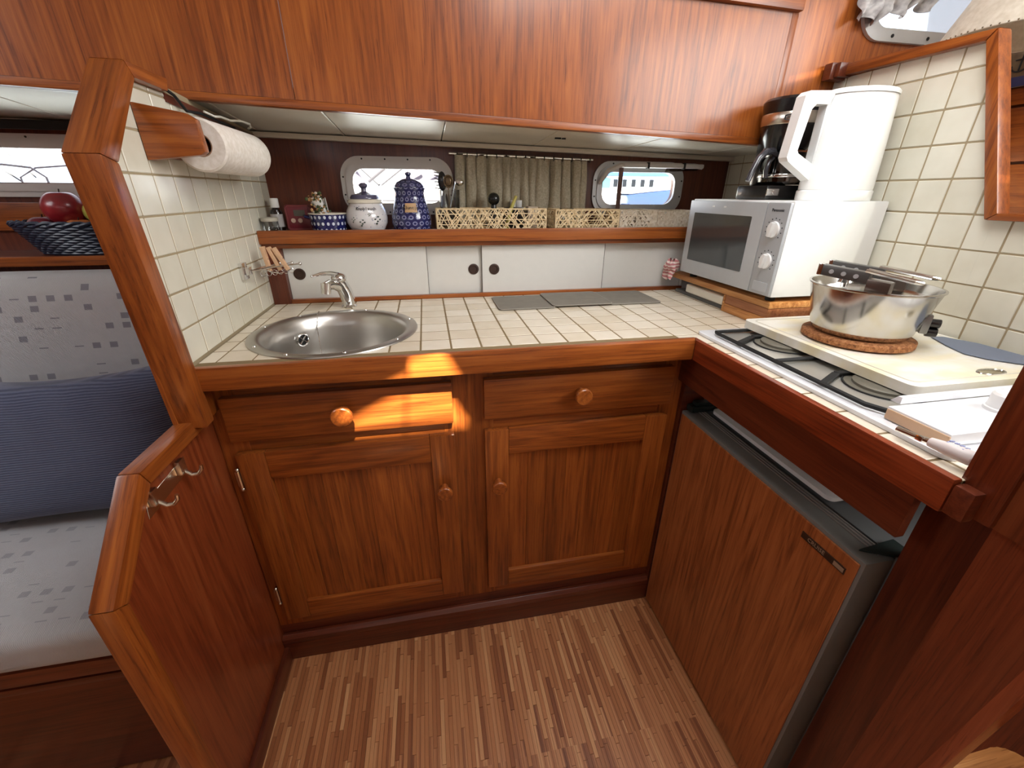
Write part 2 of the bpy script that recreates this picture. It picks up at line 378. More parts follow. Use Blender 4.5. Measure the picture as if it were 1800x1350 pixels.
        if cap:
            if prof[0][0] > 1e-5: t.faces.new(rings[0][::-1])
            if prof[-1][0] > 1e-5: t.faces.new(rings[-1])
        bmesh.ops.remove_doubles(t, verts=t.verts, dist=1e-6)
        return s._add(t)
    def ball(s, c, r, sx=1, sy=1, sz=1, sub=3):
        t = bmesh.new(); bmesh.ops.create_icosphere(t, subdivisions=sub, radius=1)
        for v in t.verts: v.co = Vector((c[0]+v.co.x*r*sx, c[1]+v.co.y*r*sy, c[2]+v.co.z*r*sz))
        return s._add(t)
    def grid(s, fn, nu, nv):
        t = bmesh.new(); vs = [[t.verts.new(fn(i/nu, j/nv)) for j in range(nv+1)] for i in range(nu+1)]
        for i in range(nu):
            for j in range(nv): t.faces.new((vs[i][j], vs[i+1][j], vs[i+1][j+1], vs[i][j+1]))
        return s._add(t)
    def strip(s, a, b, w, nrm, th=.0008):
        a, b = Vector(a), Vector(b); d = (b-a).normalized(); nrm = Vector(nrm); u = d.cross(nrm).normalized()*w/2; k = nrm*th
        return s.hexa([a-u, a+u, b+u, b-u, a-u+k, a+u+k, b+u+k, b-u+k])
    def mesh(s, name, mat, smooth=35):
        me = bpy.data.meshes.new(name); s.bm.to_mesh(me); s.bm.free()
        for m in (mat if isinstance(mat, (list, tuple)) else [mat]): me.materials.append(m)
        if smooth:
            me.polygons.foreach_set('use_smooth', [True]*len(me.polygons)); me.set_sharp_from_angle(angle=math.radians(smooth))
        return me
    def build(s, name, mat, parent=None, smooth=35):
        return link(name, s.mesh(name, mat, smooth), parent)
def link(name, me, parent=None, loc=None):
    o = bpy.data.objects.new(name, me); COL.objects.link(o)
    if loc is not None: o.location = loc
    if parent is not None: attach(o, parent)
    return o
BASE = {}
def attach(o, parent):
    o.parent = parent; o.matrix_parent_inverse = Matrix.Translation(-BASE.get(parent.name, Vector((0, 0, 0))))
def tag(o, label, cat, group=None):
    o['label'] = label; o['category'] = cat
    if group: o['group'] = group
    return o
def thing(name, label, cat, loc, group=None):
    o = bpy.data.objects.new(name, None); COL.objects.link(o); o.location = loc; o.empty_display_size = .05
    BASE[o.name] = Vector(loc); return tag(o, label, cat, group)
def struct(o, label=None, cat=None):
    o['kind'] = 'structure'
    if label: o['label'] = label
    if cat: o['category'] = cat
    return o
def rrect(x0, x1, z0, z1, r, n=6):
    pts = []
    for cx, cz, a0 in ((x1-r, z1-r, 0), (x0+r, z1-r, pi/2), (x0+r, z0+r, pi), (x1-r, z0+r, 3*pi/2)):
        for k in range(n+1): a = a0+pi/2*k/n; pts.append((cx+r*math.cos(a), cz+r*math.sin(a)))
    return pts
def clip(poly, reg):
    """convex clip; reg counter-clockwise"""
    out = poly
    for i in range(len(reg)):
        a, b = reg[i], reg[(i+1) % len(reg)]; inp = out; out = []
        f = lambda p: (b[0]-a[0])*(p[1]-a[1])-(b[1]-a[1])*(p[0]-a[0])
        for j in range(len(inp)):
            p, q = inp[j], inp[(j+1) % len(inp)]; fp, fq = f(p), f(q)
            if fp >= 0: out.append(p)
            if (fp >= 0) != (fq >= 0): t = fp/(fp-fq); out.append((p[0]+t*(q[0]-p[0]), p[1]+t*(q[1]-p[1])))
        if not out: return []
    return out
def area(p): return abs(sum(p[i][0]*p[(i+1) % len(p)][1]-p[(i+1) % len(p)][0]*p[i][1] for i in range(len(p))))/2
def text_bm(body, size, ext=.0003):
    c = bpy.data.curves.new('t', 'FONT'); c.body = body; c.size = size; c.extrude = ext; c.align_x = 'CENTER'; c.align_y = 'CENTER'; c.resolution_u = 2
    o = bpy.data.objects.new('t', c); COL.objects.link(o); dg = bpy.context.evaluated_depsgraph_get()
    me = bpy.data.meshes.new_from_object(o.evaluated_get(dg)); bpy.data.objects.remove(o); bpy.data.curves.remove(c); return me
def put_text(bm, body, loc, rot, size, ext=.0003):
    from mathutils import Euler
    me = text_bm(body, size, ext); me.transform(Matrix.Translation(loc) @ Euler(rot).to_matrix().to_4x4()); bm.bm.from_mesh(me); bpy.data.meshes.remove(me)
def text(body, loc, rot, size, mat, parent, name='lettering'):
    b = MB(); put_text(b, body, loc, rot, size); return b.build(name, mat, parent, 0)

# ================================================================== THE SHELL
TS = .065                                                     # tile pitch
XL, XR = -.4546, 1.0666                                       # tiled faces left and right
YC = .27                                                      # face of the upper panelling
YB = .64                                                      # window wall
def zb(x): return 1.3545-.038*x                               # its lower edge falls towards the right
def zlip(x): return 1.3325-.0235*x

# floor: strips of wood laid one by one
fl = MB(); fl.box(-2.4, 2.2, -2.3, .1, -.03, -.0035); floor = struct(fl.build('floor', M_floor_far))
SW = .0098; strips = []
x = -.476
cache = {}
while x < .62:
    y = .016-random.random()*.12
    first = True
    while y > -.44:
        L = random.choice((.11, .14, .17, .2)); y1 = .016 if first else y0n
        y0 = y if first else y1-L
        strips.append((x, y0, y1)); y0n = y0; first = False; y = y0
    x += SW
random.shuffle(strips)
strips.sort(key=lambda s: -(s[1]+s[2]))
for i, (x, y0, y1) in enumerate(strips[:300]):
    L = round(y1-y0, 3)
    if L not in cache:
        b = MB(); b.box(.0003, SW-.0003, .0004, L-.0004, -.0034, 0, .0003, 1); cache[L] = b.mesh('floor_strip', M_floor)
    link('floor_strip', cache[L], floor, (x, y1-L, -.0003*random.random()))
b = MB()
for x, y0, y1 in strips[300:]: b.box(x+.0003, x+SW-.0003, y0+.0004, y1-.0004, -.0034, -.0002)
b.box(-.476, .62, -2.3, min(s[1] for s in strips)-.002, -.0034, -.0002)
o = b.build('floor_strips', M_floor_far, floor); o['kind'] = 'stuff'

# deckhead over the saloon with made-up openings cut to shape the sun patches
ZC = 1.97
def back(p):
    p = Vector(p); t = (ZC-p.z)/-SUN.z; q = p-SUN*t; return (q.x, q.y)
holeA = [back(p) for p in ((-.075, 0, .722), (.073, 0, .722), (.012, -.04, .915), (-.052, -.04, .895))]
holeA2 = [back(p) for p in ((-.235, 0, .722), (-.081, 0, .722), (-.070, 0, .805), (-.095, 0, .795))]
holeB = [back(p) for p in ((.808, .018, .955), (1.085, .018, .955), (1.085, .018, 1.47), (.808, .018, 1.47))]
holeC = [back(p) for p in ((.93, .27, 1.47), (1.06, .27, 1.50), (1.00, .27, 1.63), (.95, .27, 1.62))]
b = MB(); b.plate([(-2.4, -2.3), (2.2, -2.3), (2.2, .9), (-2.4, .9)], [holeA, holeA2, holeB, holeC], 'z', ZC, ZC+.004)
ceiling = struct(b.build('ceiling', M_cabin))
b = MB(); b.prism(holeB, 'z', ZC+.006, ZC+.010); b.build('sun_filter_pane', glass_mat('sun_filter_dark', (.14, .15, .155), alpha=.0), ceiling)  # added unseen filter that weakens the sun on kettle and microwave
b = MB(); b.prism(holeC, 'z', ZC+.006, ZC+.010); b.build('sun_filter_pane', glass_mat('sun_filter_light', (.22, .23, .235), alpha=.0), ceiling)  # second added filter, tones down the sun on the upper panelling
b = MB()
b.plate([(-2.4, -.05), (2.2, -.05), (2.2, 2.0), (-2.4, 2.0)], [rrect(-1.1, -.72, 1.45, 1.66, .05), rrect(-.1, .28, 1.45, 1.66, .05)], 'y', -2.3, -2.25); struct(b.build('wall_front', M_cabin))
b = MB(); b.box(-2.45, -2.4, -2.3, .9, -.05, 2); struct(b.build('wall_saloon', teak['z']))
b = MB(); b.box(2.2, 2.25, -2.3, .9, -.05, 2); struct(b.build('wall_bow', teak['z']))

# upper panelling (coaming) with a lower moulding and the window on the right
SEAM = .90
b = MB(); b.hexa([(-2.4, YC, zb(-2.4)+.016), (-.252, YC, zb(-.252)+.016), (-.252, YC+.02, zb(-.252)+.016), (-2.4, YC+.02, zb(-2.4)+.016), (-2.4, YC, 1.6), (-.252, YC, 1.6), (-.252, YC+.02, 1.6), (-2.4, YC+.02, 1.6)])
upper = struct(b.build('wall_upper', teak['z']))
b = MB(); b.hexa([(-.2505, YC, zb(-.25)+.016), (SEAM, YC, zb(SEAM)+.016), (SEAM, YC+.02, zb(SEAM)+.016), (-.2505, YC+.02, zb(-.25)+.016), (-.2505, YC, 1.6), (SEAM, YC, 1.6), (SEAM, YC+.02, 1.6), (-.2505, YC+.02, 1.6)])
b.build('panel', teak['z'], upper)
b = MB(); b.hexa([(-2.4, YC-.004, zb(-2.4)), (SEAM, YC-.004, zb(SEAM)), (SEAM, YC+.02, zb(SEAM)), (-2.4, YC+.02, zb(-2.4)), (-2.4, YC-.004, zb(-2.4)+.0155), (SEAM, YC-.004, zb(SEAM)+.0155), (SEAM, YC+.02, zb(SEAM)+.0155), (-2.4, YC+.02, zb(-2.4)+.0155)], .003)
b.build('moulding', teak['x'], upper)
b = MB(); b.hexa([(-2.4, YC-.014, 1.69), (SEAM+.012, YC-.014, 1.597), (SEAM+.012, YC+.02, 1.597), (-2.4, YC+.02, 1.69), (-2.4, YC-.014, 1.74), (SEAM+.012, YC-.014, 1.64), (SEAM+.012, YC+.02, 1.64), (-2.4, YC+.02, 1.74)], .004)
b.build('rail', teak['x'], upper)
b = MB(); b.hexa([(-2.4, YC+.002, 1.6), (SEAM, YC+.002, 1.6), (SEAM, YC+.018, 1.6), (-2.4, YC+.018, 1.6), (-2.4, YC+.002, ZC), (SEAM, YC+.002, ZC), (SEAM, YC+.018, ZC), (-2.4, YC+.018, ZC)])
b.build('top_panel', teak['x'], upper)
WX0, WX1, WZ0, WZ1 = 1.09, 1.86, 1.556, 1.9
b = MB(); b.plate([(SEAM+.002, 1.28), (2.2, 1.28), (2.2, ZC), (SEAM+.002, ZC)], [rrect(WX0+.025, WX1-.025, WZ0+.02, WZ1-.02, .045)], 'y', YC+.006, YC+.022)
o = struct(b.build('wall_upper', teak['z']))
b = MB(); b.box(SEAM-.005, SEAM+.012, YC-.001, YC+.02, zb(SEAM), 1.6, .002); b.build('corner_strip', teak['z'], upper)
b = MB(); b.plate(rrect(WX0, WX1, WZ0, WZ1, .062, 8), [rrect(WX0+.036, WX1-.036, WZ0+.027, WZ1-.03, .04, 8)], 'y', YC-.004, YC+.0055)
win4 = struct(b.build('window_4', M_alu))
b = MB(); b.box(WX0+.02, WX1-.02, YC+.012, YC+.016, WZ0+.02, WZ1-.02); b.build('pane', M_glass, win4)
b = MB()
for sx, sz in ((1.118, 1.592), (1.19, 1.568), (1.3, 1.568), (1.45, 1.568)): b.cyl((sx, YC-.004, sz), (sx, YC-.0055, sz), .004, n=10)
b.build('screws', M_blackm, win4)
# lining above the shelf: white boards, each its own
edges = [-2.4, -2.2, -1.98, -1.76, -1.54, -1.32, -1.10, -.88, -.66, -.44, -.212, .065, .35, .635, .92, 1.2]
lin = MB(); lin.hexa([(-2.4, YC+.02, zb(-2.4)+.02), (1.2, YC+.02, zb(1.2)+.02), (1.2, .72, zlip(1.2)+.024), (-2.4, .72, zlip(-2.4)+.024), (-2.4, YC+.02, zb(-2.4)+.04), (1.2, YC+.02, zb(1.2)+.04), (1.2, .72, zlip(1.2)+.05), (-2.4, .72, zlip(-2.4)+.05)])
lining = struct(lin.build('ceiling_side', M_grout))
for a, c in zip(edges, edges[1:]):
    b = MB(); g = .0012
    b.hexa([(a+g, YC+.004, zb(a)+.008), (c-g, YC+.004, zb(c)+.008), (c-g, YB, zlip(c)+.014), (a+g, YB, zlip(a)+.014), (a+g, YC+.004, zb(a)+.0195), (c-g, YC+.004, zb(c)+.0195), (c-g, YB, zlip(c)+.0235), (a+g, YB, zlip(a)+.0235)], .0015, 1)
    b.build('board', M_lining, lining)
b = MB(); b.hexa([(-2.4, .612, zlip(-2.4)), (1.066, .612, zlip(1.066)), (1.066, YB, zlip(1.066)), (-2.4, YB, zlip(-2.4)), (-2.4, .612, zlip(-2.4)+.013), (1.066, .612, zlip(1.066)+.013), (1.066, YB, zlip(1.066)+.013), (-2.4, YB, zlip(-2.4)+.013)], .002)
struct(b.build('trim_1', M_lip))
b = MB()
b.box(.36, .376, .40, .406, 1.336, 1.3395); b.box(.379, .389, .40, .406, 1.3355, 1.339); b.build('catch', M_blackm, lining)

# window wall
def win_holes(): return [rrect(-.213, .065, 1.168, 1.27, .04), rrect(.594, .868, 1.165, 1.272, .04), rrect(-1.5, -.70, 1.222, 1.318, .04)]
b = MB(); b.plate([(-2.4, .85), (1.10, .85), (1.10, 1.42), (-2.4, 1.42)], win_holes(), 'y', YB, YB+.02)
wall_back = struct(b.build('wall_back', mahog['z']))
def window(name, x0, x1, z0, z1, fw, mat, r):
    b = MB()
    b.plate(rrect(x0, x1, z0, z1, r, 8), [rrect(x0+fw, x1-fw, z0+fw, z1-fw, r*.62, 8)], 'y', YB-.007, YB-.0005)
    b.plate(rrect(x0+fw*.42, x1-fw*.42, z0+fw*.42, z1-fw*.42, r*.8, 8), [rrect(x0+fw, x1-fw, z0+fw, z1-fw, r*.62, 8)], 'y', YB-.011, YB-.007)
    o = struct(b.build(name, mat))
    b = MB(); b.box(x0+fw*.9, x1-fw*.9, YB+.008, YB+.012, z0+fw*.9, z1-fw*.9); b.build('pane', M_glass, o)
    b = MB(); n = 4
    for k in range(n):
        xx = x0+(x1-x0)*(.2+.6*k/(n-1))
        for zz in (z0+fw*.22, z1-fw*.22): b.cyl((xx, YB-.007, zz), (xx, YB-.0082, zz), .0026, n=8)
    for zz in (z0+(z1-z0)*.35, z0+(z1-z0)*.65):
        for xx in (x0+fw*.22, x1-fw*.22): b.cyl((xx, YB-.007, zz), (xx, YB-.0082, zz), .0026, n=8)
    b.build('screws', M_blackm, o)
    return o
w1 = window('window_1', -.243, .095, 1.138, 1.302, .034, M_winframe, .058)
w2 = window('window_2', .565, .898, 1.136, 1.302, .033, M_alu, .058)
w3 = window('window_3', -1.53, -.67, 1.186, 1.338, .034, M_winframe, .05)
b = MB(); b.box(-2.4, 1.1, .70, .73, -.05, .86); struct(b.build('wall_hull', mahog['x']))
b = MB(); b.box(1.11, 1.14, -.62, .73, -.05, .86); struct(b.build('wall_hull', mahog['x']))
# hinged vent light of window 2, standing open inwards
b = MB()
b.tube([(.585, YB-.016, 1.235), (.605, YB-.035, 1.272), (.635, YB-.055, 1.287), (.68, YB-.06, 1.291), (.90, YB-.06, 1.288), (.928, YB-.058, 1.285)], .0075, 8)
b.box(.64, .925, YB-.075, YB-.045, 1.280, 1.293, .005)
b.build('vent_sash', M_winframe, w2)
b = MB(); b.hexa([(.80, YB-.05, 1.27), (.915, YB-.05, 1.275), (.915, YB-.046, 1.275), (.80, YB-.046, 1.27), (.80, YB-.06, 1.281), (.92, YB-.06, 1.281), (.92, YB-.056, 1.281), (.80, YB-.056, 1.281)])
b.build('sash_flap', M_smoke, w2)
b = MB(); b.box(.645, .660, YB-.03, YB-.026, 1.135, 1.288, .001); b.build('stay_strap', plain('strap', srgb(112, 84, 76), .8), w2)
b = MB()
for xx in (.722, .85): b.box(xx, xx+.006, YB-.078, YB-.06, 1.277, 1.296, .001)
b.build('sash_clips', M_blackm, w2)
b = MB(); b.box(-2.3, -.52, .60, .615, 1.345, 1.366, .002); tag(b.build('curtain_rail', M_blackm), 'long black curtain rail above the saloon window', 'curtain rail')

# ------------------------------------------------------------------ tiled partition on the left
def tile_cell(u0, v0): return [(u0, v0), (u0+TS, v0), (u0+TS, v0+TS), (u0, v0+TS)]
TG = .0016
def tile_mesh(polys, ax, face, sgn, mat, bev=.0011):
    b = MB()
    for p in polys: b.prism(p, ax, face, face-sgn*.006, bev if len(polys) == 1 else 0, 1)
    return b.mesh('tile', mat)
def tile_wall(parent, ax, face, sgn, u_0, v_0, nu, nv, regs, mat, skip=None):
    full = None
    for i in nu:
        for j in nv:
            u, v = u_0+i*TS, v_0+j*TS
            cell = [(u+TG, v+TG), (u+TS-TG, v+TG), (u+TS-TG, v+TS-TG), (u+TG, v+TS-TG)]
            parts = [q for q in (clip(cell, r) for r in regs) if len(q) > 2 and area(q) > 6e-5]
            if not parts: continue
            if len(parts) == 1 and abs(area(parts[0])-area(cell)) < 1e-9:
                if full is None:
                    c0 = [(a-u, c-v) for a, c in cell]; full = tile_mesh([c0], ax, 0, sgn, mat)
                loc = {'x': (face, u, v), 'y': (u, face, v), 'z': (u, v, face)}[ax]
                link('tile', full, parent, loc)
            else:
                link('tile', tile_mesh(parts, ax, face, sgn, mat), parent)
b = MB(); b.prism([(-.055, .80), (-.075, 1.25), (.05, 1.38), (.15, 1.38), (YB, 1.352), (YB, .80)], 'x', -.484, XL-.0011)
wl = struct(b.build('wall_left', M_groutw))
tile_wall(wl, 'x', XL, 1, -.0099, .9031, range(-2, 11), range(0, 8), [[(-.03, .9005), (YB-.001, .9005), (YB-.001, 1.336), (.2, 1.3655), (.079, 1.3655), (-.05, 1.243)]], M_tile)
b = MB()                                                      # outer face of the partition, saloon side
b.prism([(-.055, .4), (-.075, 1.25), (.05, 1.38), (.15, 1.38), (YB, 1.352), (YB, .4)], 'x', -.492, -.4845); b.build('outer_panel', teak['z'], wl)
OUT = [(-.060, .79), (-.089, 1.25), (.044, 1.388), (.168, 1.388)]
INN = [(-.028, .79), (-.052, 1.240), (.062, 1.3665), (.160, 1.3665)]
for i in range(3):
    b = MB(); b.prism([OUT[i], INN[i], INN[i+1], OUT[i+1]], 'x', -.488, -.440, .004)
    b.build('trim', teak['zdy'[i]], wl)
b = MB(); b.hexa([(-.472, .17, 1.352), (-.452, .17, 1.352), (-.452, YB-.03, 1.335), (-.472, YB-.03, 1.335), (-.472, .17, 1.366), (-.452, .17, 1.366), (-.452, YB-.03, 1.347), (-.472, YB-.03, 1.347)]); b.build('dark_batten', mahog['y'], wl)

b = MB(); b.box(-.4555, -.4500, -.032, .0180, .790, .8535, .0005, 1); b.build('filler', teak['z'], wl)
# lower partition beside the cabinet
b = MB(); b.prism([(.60, .0), (.60, .86), (.0, .86), (.0, .79), (-.215, .79), (-.345, .665), (-.345, .0)], 'x', -.489, -.475)
pl = struct(b.build('wall_left_lower', mahog['z']))
b = MB(); b.prism([(.03, .006), (.03, .785), (-.212, .785), (-.338, .663), (-.338, .006)], 'x', -.475, -.471); b.build('panel', wood('aisle_veneer', srgb(104, 44, 22), srgb(130, 60, 30), srgb(146, 76, 40), 'z', .28), pl)
LO = [(.010, .803), (-.223, .806), (-.362, .674), (-.362, .0)]; LI = [(.010, .773), (-.209, .775), (-.334, .657), (-.334, .0)]
for i in range(3):
    b = MB(); b.prism([LO[i], LI[i], LI[i+1], LO[i+1]], 'x', -.494, -.462, .005); b.build('trim', teak['ydz'[i]], pl)
b = MB(); b.prism([(.015, .0), (.015, .052), (-.345, .052), (-.345, 0)], 'x', -.4708, -.459, .003)
bl = struct(b.build('baseboard_left', mahog['y']))

# ------------------------------------------------------------------ tiled wall on the right with its opening
b = MB(); ST, SB = (-.082, 1.478), (-.198, 1.162)
b.prism([(YB, .86), (YB, 1.474), (-.068, 1.470), (-.187, 1.165), (-.187, .86)], 'x', XR+.0011, 1.077)
b.box(XR+.0011, 1.077, -.62, -.187, .86, 1.162)
wr = struct(b.build('wall_right', M_groutw))
R1 = [(-.186, .9005), (YB-.001, .9005), (YB-.001, 1.474), (-.069, 1.470), (-.186, 1.166)]
R2 = [(-.60, .9005), (-.1861, .9005), (-.1861, 1.163), (-.60, 1.163)]
tile_wall(wr, 'x', XR, -1, .045-9*TS, 1.4282-8*TS, range(0, 19), range(0, 10), [R1, R2], M_tile)
b = MB(); b.prism([(.245, 1.474), (.245, 1.499), (-.075, 1.482), (-.061, 1.465)], 'x', 1.050, 1.082, .004); b.build('trim', teak['y'], wr)
b = MB(); b.prism([(-.0755, 1.4815), (-.0615, 1.465), (-.179, 1.160), (-.196, 1.172)], 'x', 1.050, 1.082, .004); b.build('trim', teak['z'], wr)
b = MB(); b.prism([(-.1965, 1.1725), (-.1795, 1.160), (-.62, 1.160), (-.62, 1.1725)], 'x', 1.050, 1.082, .004); b.build('trim', teak['y'], wr)
b = MB(); b.box(1.02, 1.075, .246, YC, 1.466, 1.502, .004); b.box(1.03, 1.08, .232, .2455, 1.47, 1.50, .003); b.build('end_block', mahog['y'], wr)
# end bulkhead by the companionway
b = MB(); b.box(.606, .64, -1.05, -.599, 0, .86); b.box(.672, .70, -.60, -.506, 0, .86); eb = struct(b.build('wall_companionway', wood('bulkhead_veneer', srgb(90, 40, 22), srgb(116, 54, 30), srgb(132, 68, 38), 'z', .32)))
b = MB(); b.box(.604, .63, -1.05, -.598, .86, 1.32); b.build('panel', wood('bulkhead_upper', srgb(88, 40, 20), srgb(112, 54, 28), srgb(128, 68, 36), 'z', .32), eb)
b = MB(); b.box(.598, .636, -.60, -.556, .86, 1.36, .006); b.build('post', wood('post_teak', srgb(84, 34, 16), srgb(108, 46, 22), srgb(124, 60, 30), 'z'), eb)
b = MB(); b.box(.660, .6735, -.598, -.507, 0, .845, .003); b.build('stile', mahog['z'], eb)
b = MB(); b.box(.582, .60, -.584, -.5625, .857, .897, .004); b.build('rail_block', mahog['x'], eb)
# beyond the opening: drawer fronts
b = MB(); b.box(1.52, 1.56, -.65, YC, .95, 1.6); bey = struct(b.build('wall_forward', mahog['y']))
for z0, z1 in ((1.0, 1.134), (1.14, 1.277), (1.283, 1.408), (1.414, 1.452)):
    b = MB(); b.box(1.502, 1.52, -.64, YC-.005, z0, z1, .004); b.build('drawer_front', teak['y'], bey)

# ================================================================== CABINET UNDER THE SINK
cab = thing('base_cabinet', 'varnished teak base cabinet with two drawers above two doors under the sink', 'cabinet', (.08, .05, 0))
b = MB(); b.box(-.4748, -.440, .0238, .06, 0, .862); b.box(-.452, .640, .036, .47, .0, .72); b.box(.6128, .675, .0045, .036, 0, .868); b.build('carcass', mahog['x'], cab)
for nm, x0, x1, z0, z1, ax in (('stile', -.4705, -.413, .122, .864, 'z'), ('stile', .008, .125, .122, .866, 'z'), ('stile', .553, .6125, .122, .866, 'z'),
                               ('rail', -.413, .008, .806, .866, 'x'), ('rail', .125, .553, .806, .866, 'x'), ('rail', -.413, .008, .676, .726, 'x'), ('rail', .125, .553, .676, .726, 'x'),
                               ('rail', -.413, .008, .122, .178, 'x'), ('rail', .125, .553, .122, .178, 'x')):
    b = MB(); b.box(x0, x1, .0185, .0235, z0, z1, .0006, 1); b.build(nm, teak[ax], cab)
def knob(parent, x, z, r, d):
    b = MB(); prof = [(0, 0), (r*.55, 0), (r*.5, d*.45), (r*.8, d*.62), (r, d*.72), (r, d*.93), (r*.9, d), (0, d)]
    t = MB(); t.lathe(prof, (0, 0), 28); t.bm.verts.ensure_lookup_table()
    for v in t.bm.verts: v.co = Vector((x+v.co.x, -v.co.z, z+v.co.y))
    bmesh.ops.recalc_face_normals(t.bm, faces=t.bm.faces)
    t.build('knob', teak['y'], parent)
for x0, x1, kx in ((-.440, .030, -.203), (.102, .575, .332)):
    b = MB(); b.box(x0, x1, 0, .0182, .7172, .8202, .004); d = b.build('drawer', teak['x'], cab)
    knob(d, kx, .772, .0225 if x0 < 0 else .0205, .034)
def door(x0, x1, kx, kz, hinge):
    z0, z1 = .162, .686; st, rt, rb_ = .058, .07, .058
    b = MB(); b.box(x0+st-.004, x1-st+.004, .0135, .0165, z0+rb_-.004, z1-rt+.004); d = b.build('door', mahog['z'], cab)
    NB = 7; xs = [x0+st+(x1-x0-2*st)*k/NB for k in range(NB+1)]
    for k in range(NB): b = MB(); b.box(xs[k]+.0002, xs[k+1]-.0002, .0105, .0136, z0+rb_-.002, z1-rt+.002, .0005, 1); b.build('board', teak['z'], d)
    for nm, a in (('stile', (x0, x0+st, 0, .0182, z0, z1)), ('stile', (x1-st, x1, 0, .0182, z0, z1))): b = MB(); b.box(*a, .0035); b.build(nm, teak['z'], d)
    for a in ((x0+st, x1-st, .0003, .0182, z1-rt, z1), (x0+st, x1-st, .0003, .0182, z0, z0+rb_)): b = MB(); b.box(*a, .0035); b.build('rail', teak['x'], d)
    knob(d, kx, kz, .0185, .032)
    if hinge is not None:
        for hz in (.62, .25):
            b = MB(); b.cyl((hinge, .004, hz-.022), (hinge, .004, hz+.022), .0042, n=12); b.ball((hinge, .004, hz+.026), .005, sub=2); b.ball((hinge, .004, hz-.026), .005, sub=2); b.box(hinge-.008, hinge+.006, .005, .0185, hz-.02, hz+.02, .001)
            b.build('hinge', M_nickel, d)
door(-.440, .030, -.002, .539, -.446); door(.102, .575, .132, .537, None)
b = MB(); b.box(-.4705, .6125, .020, .036, .091, .121); b.build('toe_board', mahog['x'], cab)
b = MB(); b.box(-.4705, .6125, .002, .0195, 0, .064, .002); b.prism([(.0005, .066), (.0195, .066), (.0195, .091), (.010, .091), (.0005, .082)], 'x', -.4705, .6125, .001); struct(b.build('baseboard_back', mahog['x']))

# ================================================================== COUNTERTOP
ct = thing('countertop', 'cream tiled worktop with teak edge, turning the corner to the hob', 'worktop', (.2, .2, .87))
SC, SR = (-.228, .174), .190
hole = [(SC[0]+.171*math.cos(2*pi*k/40), SC[1]+.171*math.sin(2*pi*k/40)) for k in range(40)]
b = MB(); b.plate([(-.4515, -.022), (.594, -.022), (.594, -.562), (XR-.001, -.562), (XR-.001, .478), (-.4515, .478)], [hole], 'z', .872, .8994); b.build('slab', M_grout, ct)
regM = [(-.4515, -.0225), (XR-.001, -.0225), (XR-.001, .4775), (-.4515, .4775)]
regR = [(.5945, -.562), (XR-.001, -.562), (XR-.001, -.0225), (.5945, -.0225)]
ctop = bpy.data.objects.new('tile_field', None)
fullt = None
for i in range(-1, 24):
    for j in range(-9, 8):
        u, v = -.42+i*TS, -.0013+j*TS
        if v < -.03 and u < .55: continue
        cell = [(u+TG, v+TG), (u+TS-TG, v+TG), (u+TS-TG, v+TS-TG), (u+TG, v+TS-TG)]
        parts = [q for q in (clip(cell, r) for r in (regM, regR)) if len(q) > 2 and area(q) > 6e-5]
        if not parts: continue
        # hidden under the hob
        if u > .64 and v+TS < -.02 and v > -.53: continue
        cx, cy = u+TS/2, v+TS/2; dmin = min(math.hypot(px-SC[0], py-SC[1]) for q in parts for px, py in q); dmax = max(math.hypot(px-SC[0], py-SC[1]) for q in parts for px, py in q)
        if dmax < .172: continue
        near = max(abs(SC[0]-cx)-TS/2, 0)**2+max(abs(SC[1]-cy)-TS/2, 0)**2
        if math.sqrt(near) < .172:
            b = MB(); N = 10; q0 = parts[0]; xs = [p[0] for p in q0]; ys = [p[1] for p in q0]; x0, x1, y0, y1 = min(xs), max(xs), min(ys), max(ys)
            t = bmesh.new(); vs = [[t.verts.new((x0+(x1-x0)*a/N, y0+(y1-y0)*c/N, .9)) for c in range(N+1)] for a in range(N+1)]
            for a in range(N):
                for c in range(N):
                    if all(math.hypot(vs[a+p][c+q].co.x-SC[0], vs[a+p][c+q].co.y-SC[1]) > .1725 for p in (0, 1) for q in (0, 1)): t.faces.new((vs[a][c], vs[a+1][c], vs[a+1][c+1], vs[a][c+1]))
            bmesh.ops.delete(t, geom=[w for w in t.verts if not w.link_faces], context='VERTS')
            if not t.faces: t.free(); continue
            bmesh.ops.dissolve_limit(t, angle_limit=.01, verts=t.verts, edges=t.edges)
            r = bmesh.ops.extrude_face_region(t, geom=list(t.faces))
            for e in r['geom']:
                if isinstance(e, bmesh.types.BMVert): e.co.z -= .006
            bmesh.ops.recalc_face_normals(t, faces=t.faces); b._add(t); link('tile', b.mesh('tile', M_ctile), ct)
        elif len(parts) == 1 and abs(area(parts[0])-area(cell)) < 1e-9:
            if fullt is None: fullt = tile_mesh([[(a-u, c-v) for a, c in cell]], 'z', 0, 1, M_ctile)
            link('tile', fullt, ct, (u, v, .9))
        else: link('tile', tile_mesh(parts, 'z', .9, 1, M_ctile), ct)
b = MB(); b.hexa([(-.481, -.036, .8546), (.581, -.046, .8546), (.594, -.0225, .8546), (-.481, -.0225, .8546), (-.481, -.036, .9022), (.581, -.046, .9022), (.594, -.0225, .9022), (-.481, -.0225, .9022)], .004); b.build('edge_rail', teak['x'], ct)
b = MB(); b.hexa([(.581, -.562, .8546), (.594, -.562, .8546), (.594, -.0228, .8546), (.581, -.0465, .8546), (.581, -.562, .9022), (.594, -.562, .9022), (.594, -.0228, .9022), (.581, -.0465, .9022)], .0035); b.build('edge_rail', wood('redder_teak_y', srgb(96, 36, 16), srgb(128, 53, 24), srgb(148, 68, 33), 'y'), ct)
b = MB(); b.box(.597, .612, -.527, .016, .777, .871, .002); b.build('apron', mahog['y'], ct)

